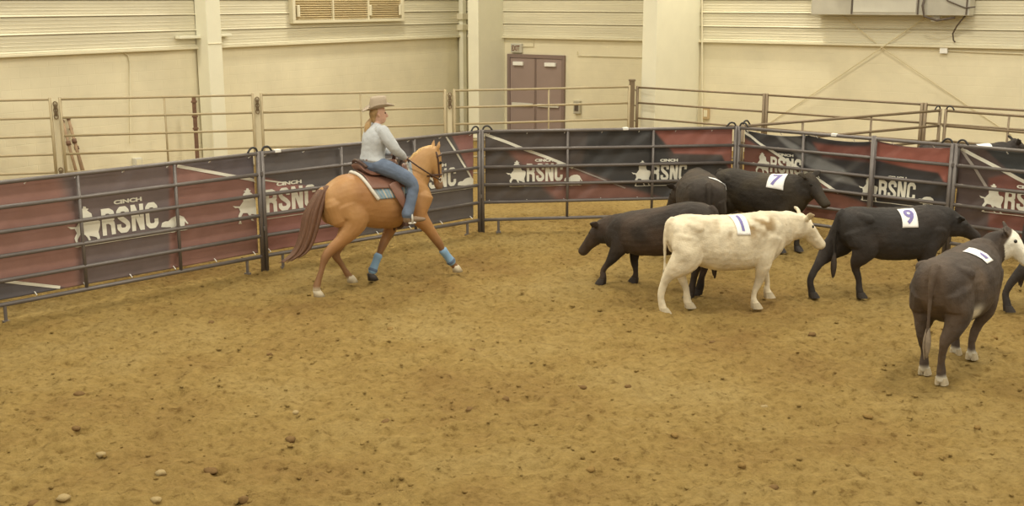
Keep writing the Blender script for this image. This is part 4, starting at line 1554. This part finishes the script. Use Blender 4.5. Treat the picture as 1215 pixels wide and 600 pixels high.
# ================================================================== tack
M_PADW = mat('woven_pad_wool', (.3, .3, .3), rough=0.9, attr=True, var=0.15, vscale=20, bump=0.4, bscale=90)
M_LEATH = mat('brown_saddle_leather', col(124, 84, 62), rough=0.45, var=0.15, vscale=9)
M_LEATHD = mat('dark_strap_leather', col(74, 50, 38), rough=0.5)
M_FLEECE = mat('pale_edge_binding', col(214, 204, 178), rough=0.9)


def drape_sheet(name, rear, front, amax, off, parent, m, n=24, k=30, colf=None, thick=.012):
    g, cs = [], []
    for j in range(k + 1):
        v = -1 + 2 * j / k
        for i in range(n + 1):
            u = i / n
            x = rear(abs(v)) * (1 - u) + front(abs(v)) * u
            g.append(drape(hbvh, x, R(amax) * v, 1.05, off))
            if colf:
                cs.append(colf(u, abs(v)))
    f = [[j * (n + 1) + i, j * (n + 1) + i + 1, (j + 1) * (n + 1) + i + 1, (j + 1) * (n + 1) + i] for j in range(k) for i in range(n)]
    me = pymesh(name, g, f, True)
    if colf:
        paint(me, np.array(cs))
    o = new_obj(name, me, parent, m)
    md = o.modifiers.new('thickness', 'SOLIDIFY')
    md.thickness = thick
    md.offset = 1.0
    return o, g, n, k


def padcol(u, v):
    base = col(150, 152, 142)
    teal = col(120, 146, 150)
    cr = col(190, 178, 150)
    br = col(150, 112, 80)
    if u > .84 and v > .6:
        return br
    s = int(u * 24) % 4
    return (base, teal, cr, teal)[s] if .12 < u < .95 else base


pad = empty('saddle_blanket', frH.O, frH.h)
_rear = lambda v: -.03 + .20 * v ** 1.5
_front = lambda v: .78 - .12 * v
drape_sheet('blanket', _rear, _front, 68, .010, pad, M_PADW, n=48, k=40, colf=padcol, thick=.02)
eb = MB()
eb.tube([drape(hbvh, _rear(abs(v)), R(68) * v, 1.05, .018) for v in np.linspace(-1, 1, 41)], .022, 8)
eb.build('edge_binding', M_FLEECE, pad, True)
tag(pad, 'grey and turquoise woven saddle blanket with pale edge', 'blanket')

sad = empty('saddle', frH.O, frH.h)
drape_sheet('skirt', lambda v: .04 + .05 * v ** 2, lambda v: .70 - .10 * v ** 2, 48, .034, sad, M_LEATH, thick=.012)
sm = MB()
rings = []
for x, w, z, dz in ((.03, .17, 1.60, .03), (.07, .19, 1.565, .05), (.14, .185, 1.525, .05), (.25, .165, 1.51, .05), (.36, .14, 1.52, .055), (.46, .12, 1.56, .07), (.53, .10, 1.60, .07), (.57, .07, 1.60, .05)):
    rings.append([Vector((x, w * math.cos(a), z - .012 * math.cos(a) ** 2 * 4 + (dz * .35 if math.sin(a) > 0 else dz * 1.1) * math.sin(a))) for a in np.linspace(0, 2 * math.pi, 21)[:-1]])
sm.rings(rings)
sm.build('seat', M_LEATH, sad, True)
cm = MB()
cm.tube([(.03 + .05 * (1 - math.cos(t)) * 1.2, .19 * math.sin(t), 1.635 - .09 * (1 - math.cos(t))) for t in np.linspace(-1.35, 1.35, 17)], .022, 8)
cm.build('cantle', M_LEATHD, sad, True)
MB().tube([(.54, 0, 1.58), (.555, 0, 1.66), (.56, 0, 1.69), (.56, 0, 1.715)], [.03, .022, .034, .032], 10).build('horn', M_LEATHD, sad, True)
for sd in (-1, 1):
    fm_ = MB()
    limb(fm_, [(.40, sd * .27, 1.36), (.46, sd * .335, 1.18), (.53, sd * .345, 1.02)], [(.012, .075), (.012, .06), (.010, .03)])
    fm_.build('fender', M_LEATH, sad, True)
    stp = MB()
    c0 = Vector((.56, sd * .385, .865))
    stp.tube([c0 + Vector((0, -.065, 0)), c0 + Vector((0, -.06, .08)), c0 + Vector((-.01, -.03, .145)), c0 + Vector((-.01, .03, .145)), c0 + Vector((0, .06, .08)), c0 + Vector((0, .065, 0))], .014, 8)
    stp.box(c0 + Vector((-.045, -.07, -.02)), c0 + Vector((.05, .07, 0.0)), .006)
    stp.build('stirrup', M_FLEECE, sad, True)
ci = MB()
ang = [a for a in np.linspace(60, 300, 37)]
ci.tube([drape(hbvh, .58, R(a), 1.05, .012) for a in ang], .022, 8)
ci.build('cinch', M_LEATHD, sad, True)
tag(sad, 'brown leather western saddle under the rider', 'saddle')

# bridle and reins
br_ = empty('bridle', frH.O, frH.h)


def head_loop(t0, tilt, off=.012, a0=0, a1=360, n=29):
    c = Vector(hP) + hd * (hL * t0)
    pts = []
    for a in np.linspace(R(a0), R(a1), n):
        dr = (Vector((1, 0, 0)) * math.cos(a) + Vector((0, 1, 0)) * math.sin(a) + hd * (tilt * math.cos(a))).normalized()
        h = hbvh.ray_cast(c + dr * .35, -dr)
        pts.append((h[0] if h[0] else c + dr * .08) + dr * off * .6)
    return pts


MB().tube(head_loop(.62, 0), .011, 6).build('noseband', M_LEATHD, br_, True)
MB().tube(head_loop(.12, -.25, a0=-100, a1=100), .011, 6).build('browband', M_LEATHD, br_, True)
for sd in (-1, 1):
    pts = []
    for t in np.linspace(.0, .76, 9):
        c = Vector(hP) + hd * (hL * t)
        h = hbvh.ray_cast(c + Vector((-.005, sd * .4, 0)), Vector((0, -sd, 0)))
        pts.append((h[0] if h[0] else c + Vector((0, sd * .08, 0))) + Vector((0, sd * .006, 0)))
    MB().tube(pts, .010, 6).build('cheek_strap', M_LEATHD, br_, True)
    bit = pts[-1]
    MB().tube([bit + Vector((.02 * math.cos(a), sd * .008, .03 * math.sin(a))) for a in np.linspace(0, 2 * math.pi, 13)], .006, 5).build('bit_ring', M_BOXG, br_, True)
    hand = Vector((.655, -.115, 1.635)) if sd < 0 else Vector((.655, -.09, 1.64))
    pth = [bit, bit * .6 + hand * .4 + Vector((0, sd * .06, -.02)), bit * .25 + hand * .75 + Vector((0, sd * .05, -.015)), hand, hand + Vector((-.06, 0, -.05)), hand + Vector((-.08, sd * .05, -.2))]
    MB().tube(catmull(pth, 4), .010, 6).build('rein', M_LEATHD, br_, True)
tag(br_, 'dark leather bridle and reins on the horse head', 'bridle')

# ================================================================== rider
M_SKIN = mat('skin', col(206, 160, 126), rough=0.5, var=0.05)
M_SHIRT = mat('pale_grey_knit', col(184, 182, 170), rough=0.85, var=0.06, vscale=9, bump=0.2, bscale=50)
M_JEAN = mat('blue_denim', col(100, 110, 120), rough=0.85, var=0.22, vscale=7, bump=0.25, bscale=90)
M_BOOT = mat('tan_boot_leather', col(128, 104, 76), rough=0.5, var=0.12)
M_HAT = mat('taupe_felt', col(166, 146, 116), rough=0.85, var=0.06)
M_HATB = mat('dark_hat_band', col(96, 78, 60), rough=0.6)
M_HAIRR = mat('light_brown_hair', col(172, 136, 84), rough=0.5, var=0.3, vscale=25)
rider = empty('person', frH.O, frH.h)
ARM = {-1: [(.32, -.17, 2.0), (.365, -.235, 1.89), (.44, -.26, 1.77), (.55, -.20, 1.69), (.625, -.135, 1.645)],
       1: [(.32, .17, 2.0), (.35, .235, 1.89), (.38, .26, 1.77), (.46, .18, 1.71), (.535, .09, 1.69)]}
LEG = {sd: [(.26, sd * .09, 1.575), (.42, sd * .235, 1.50), (.56, sd * .335, 1.405), (.63, sd * .36, 1.30), (.585, sd * .375, 1.14), (.52, sd * .385, .95)] for sd in (-1, 1)}
# body: head, neck, arms with hands, trunk and legs as one surface
mb = MB()
HC = Vector((.345, 0, 2.205))
FWD = Vector((.95, -.31, 0)).normalized()        # she looks where the horse goes, a little to her right
SIDE = Vector((0, 0, 1)).cross(FWD)
rings = []
for z, f0, b0, w in ((-.125, .055, .03, .03), (-.105, .085, .055, .048), (-.06, .092, .085, .066), (0, .092, .100, .075), (.05, .088, .105, .077), (.09, .07, .092, .066), (.115, .04, .055, .04)):
    rings.append([HC + Vector((0, 0, z)) + SIDE * (w * math.sin(a)) + FWD * ((f0 if math.cos(a) > 0 else b0) * math.cos(a)) for a in np.linspace(0, 2 * math.pi, 17)[:-1]])
mb.rings(rings)
limb(mb, [HC + FWD * .085 + Vector((0, 0, .02)), HC + FWD * .112 + Vector((0, 0, -.03)), HC + FWD * .095 + Vector((0, 0, -.042))], [.010, .015, .012], n=8)
limb(mb, [HC + FWD * .088 + Vector((0, 0, -.075)), HC + FWD * .093 + Vector((0, 0, -.072))], [(.025, .010), (.022, .008)], n=8, side=tuple(SIDE))
for sd in (-1, 1):
    limb(mb, [HC + SIDE * sd * .070 + Vector((0, 0, -.03)) - FWD * .005, HC + SIDE * sd * .084 + Vector((0, 0, .0)) - FWD * .015, HC + SIDE * sd * .080 + Vector((0, 0, .022)) - FWD * .01], [.012, .016, .012], n=8)
limb(mb, [(.30, 0, 1.98), (.32, 0, 2.07), (.335, 0, 2.13)], [.06, .052, .05])
limb(mb, [(.25, 0, 1.56), (.26, 0, 1.70), (.285, 0, 1.88), (.30, 0, 1.98)], [(.15, .11), (.12, .085), (.14, .10), (.15, .08)])
for sd in (-1, 1):
    limb(mb, ARM[sd], [.05, .046, .038, .032, .024])
    limb(mb, LEG[sd], [.10, .085, .068, .055, .05, .04])
    limb(mb, [(.52, sd * .385, .95), (.55, sd * .39, .90), (.68, sd * .41, .885)], [.035, .04, .03])
    w = Vector(ARM[sd][-1])
    dr = (w - Vector(ARM[sd][-2])).normalized()
    up = Vector((0, 0, 1))
    up = (up - dr * up.dot(dr)).normalized()
    inn = Vector((0, -sd, 0))
    inn = (inn - dr * inn.dot(dr)).normalized()
    limb(mb, [w, w + dr * .045, w + dr * .085], [(.016, .024), (.018, .036), (.016, .036)], side=tuple(inn))
    for q, (h, ln) in enumerate(((.030, .9), (.011, 1.0), (-.009, .95), (-.028, .75))):
        k0 = w + dr * .082 + up * h
        limb(mb, [k0, k0 + dr * .032 * ln + inn * .008, k0 + dr * .036 * ln + inn * .036, k0 + dr * .012 + inn * .046], [.0095, .009, .0085, .007], n=8, sub=2)
    limb(mb, [w + dr * .03 + up * .026, w + dr * .055 + up * .046 + inn * .012, w + dr * .082 + up * .044 + inn * .026], [.011, .010, .008], n=8, sub=2)
bme, bco = remesh(mb, 'body', .0065, smooth=3)
new_obj('body', bme, rider, M_SKIN)
for sd in (-1, 1):
    bm = bmesh.new()
    bmesh.ops.create_icosphere(bm, subdivisions=2, radius=.011)
    em = bpy.data.meshes.new('eye')
    bm.to_mesh(em)
    bm.free()
    new_obj('eye', em, rider, M_EYE, loc=HC + FWD * .080 + SIDE * sd * .032 + Vector((0, 0, .01)))
# shirt
mb = MB()
limb(mb, [(.245, 0, 1.635), (.25, 0, 1.70), (.27, 0, 1.80), (.285, 0, 1.90), (.30, 0, 1.98), (.312, 0, 2.035)], [(.185, .160), (.165, .150), (.178, .152), (.195, .150), (.178, .120), (.085, .075)], n=22)
limb(mb, [(.31, 0, 2.02), (.322, 0, 2.08)], [.068, .060])
for sd in (-1, 1):
    limb(mb, [(.305, sd * .12, 2.0)] + ARM[sd], [(.07, .08), .082, .076, .066, .056, .044])
sme, _ = remesh(mb, 'shirt', .009, smooth=3, relief=.008)
new_obj('shirt', sme, rider, M_SHIRT)['label'] = 'pale grey long sleeved top'
# jeans
mb = MB()
limb(mb, [(.235, 0, 1.54), (.24, 0, 1.60), (.245, 0, 1.655)], [(.17, .160), (.17, .150), (.155, .13)], n=20)
for sd in (-1, 1):
    limb(mb, [(.22, sd * .07, 1.565)] + LEG[sd], [(.105, .105), (.115, .105), .102, .086, .074, .068, .070])
jme, _ = remesh(mb, 'jeans', .010, smooth=3, relief=.007)
new_obj('jeans', jme, rider, M_JEAN)['label'] = 'blue denim jeans'
bt = MB()
bt.tube([(.245 + .135 * math.cos(a), .160 * math.sin(a), 1.645) for a in np.linspace(0, 2 * math.pi, 25)], .017, 8)
bt.build('belt', M_LEATH, rider, True)
for sd in (-1, 1):
    mb = MB()
    limb(mb, [(.535, sd * .382, 1.0), (.515, sd * .386, .92), (.535, sd * .39, .885)], [.058, .056, .05])
    limb(mb, [(.495, sd * .387, .885), (.58, sd * .395, .895), (.70, sd * .412, .885), (.755, sd * .418, .880)], [(.038, .036), (.042, .040), (.045, .032), (.022, .018)])
    o_me, _ = remesh(mb, 'boot', .008, smooth=2)
    bo = new_obj('boot', o_me, rider, M_BOOT)
    MB().box((.475, sd * .387 - .03, .815), (.535, sd * .387 + .03, .862), .006).build('heel', M_LEATHD, bo)
# hair: back of the head and pony tail
mb = MB()
limb(mb, [HC - FWD * .03 + Vector((0, 0, .05)), HC - FWD * .055 + Vector((0, 0, -.01)), HC - FWD * .06 + Vector((0, 0, -.08))], [(.080, .078), (.076, .062), (.05, .04)], side=tuple(SIDE))
rng = random.Random(8)
for q in range(12):
    oy = SIDE * rng.uniform(-.035, .035)
    ob = FWD * rng.uniform(-.02, .02)
    limb(mb, [HC - FWD * .09 + Vector((0, 0, -.06)) + oy * .3, HC - FWD * .135 + Vector((0, 0, -.13)) + oy + ob, HC - FWD * .15 + Vector((0, 0, -.25)) + oy * 1.2 + ob, HC - FWD * .145 + Vector((0, 0, -.36 - .06 * rng.random())) + oy + ob], [.018, .018, .016, .004], n=7, sub=3)
mb.build('hair', M_HAIRR, rider, True)['label'] = 'light brown pony tail'
# hat
hb_ = MB()
hc = HC + Vector((0, 0, .068))
N_ = 36
rings = []


def hat_pt(a, rx, ry, z, curl=0.0):
    s_ = math.sin(a)
    return hc + FWD * (rx * math.cos(a)) + SIDE * (ry * s_) + Vector((0, 0, z + curl * s_ * s_ - .30 * curl * math.cos(a) ** 2 + .16 * rx * math.cos(a)))


AA = np.linspace(0, 2 * math.pi, N_ + 1)[:-1]
prof = [(.088, .072, .012, 0), (.105, .085, .006, 0), (.160, .130, .004, .012), (.205, .165, .006, .050), (.210, .168, .013, .052), (.160, .130, .012, .014), (.112, .092, .016, 0), (.110, .090, .03, 0), (.108, .086, .085, 0), (.102, .076, .135, 0), (.088, .058, .152, 0), (.06, .03, .146, 0), (.03, .010, .134, 0)]
for rx, ry, z, cu in prof:
    ring = []
    for a in AA:
        p = hat_pt(a, rx, ry, z, cu)
        if z > .1 and rx < .1:
            p += Vector((0, 0, -.012 * max(0, math.cos(a))))
        ring.append(p)
    rings.append(ring)
hb_.rings(rings)
hat = hb_.build('hat', M_HAT, rider, True)
hat['label'] = 'taupe felt cowboy hat'
MB().tube([hat_pt(a, .111, .091, .024) for a in np.linspace(0, 2 * math.pi, 33)], .010, 6).build('hat_band', M_HATB, hat, True)
tag(rider, 'person in pale top, jeans and cowboy hat riding the horse', 'person')
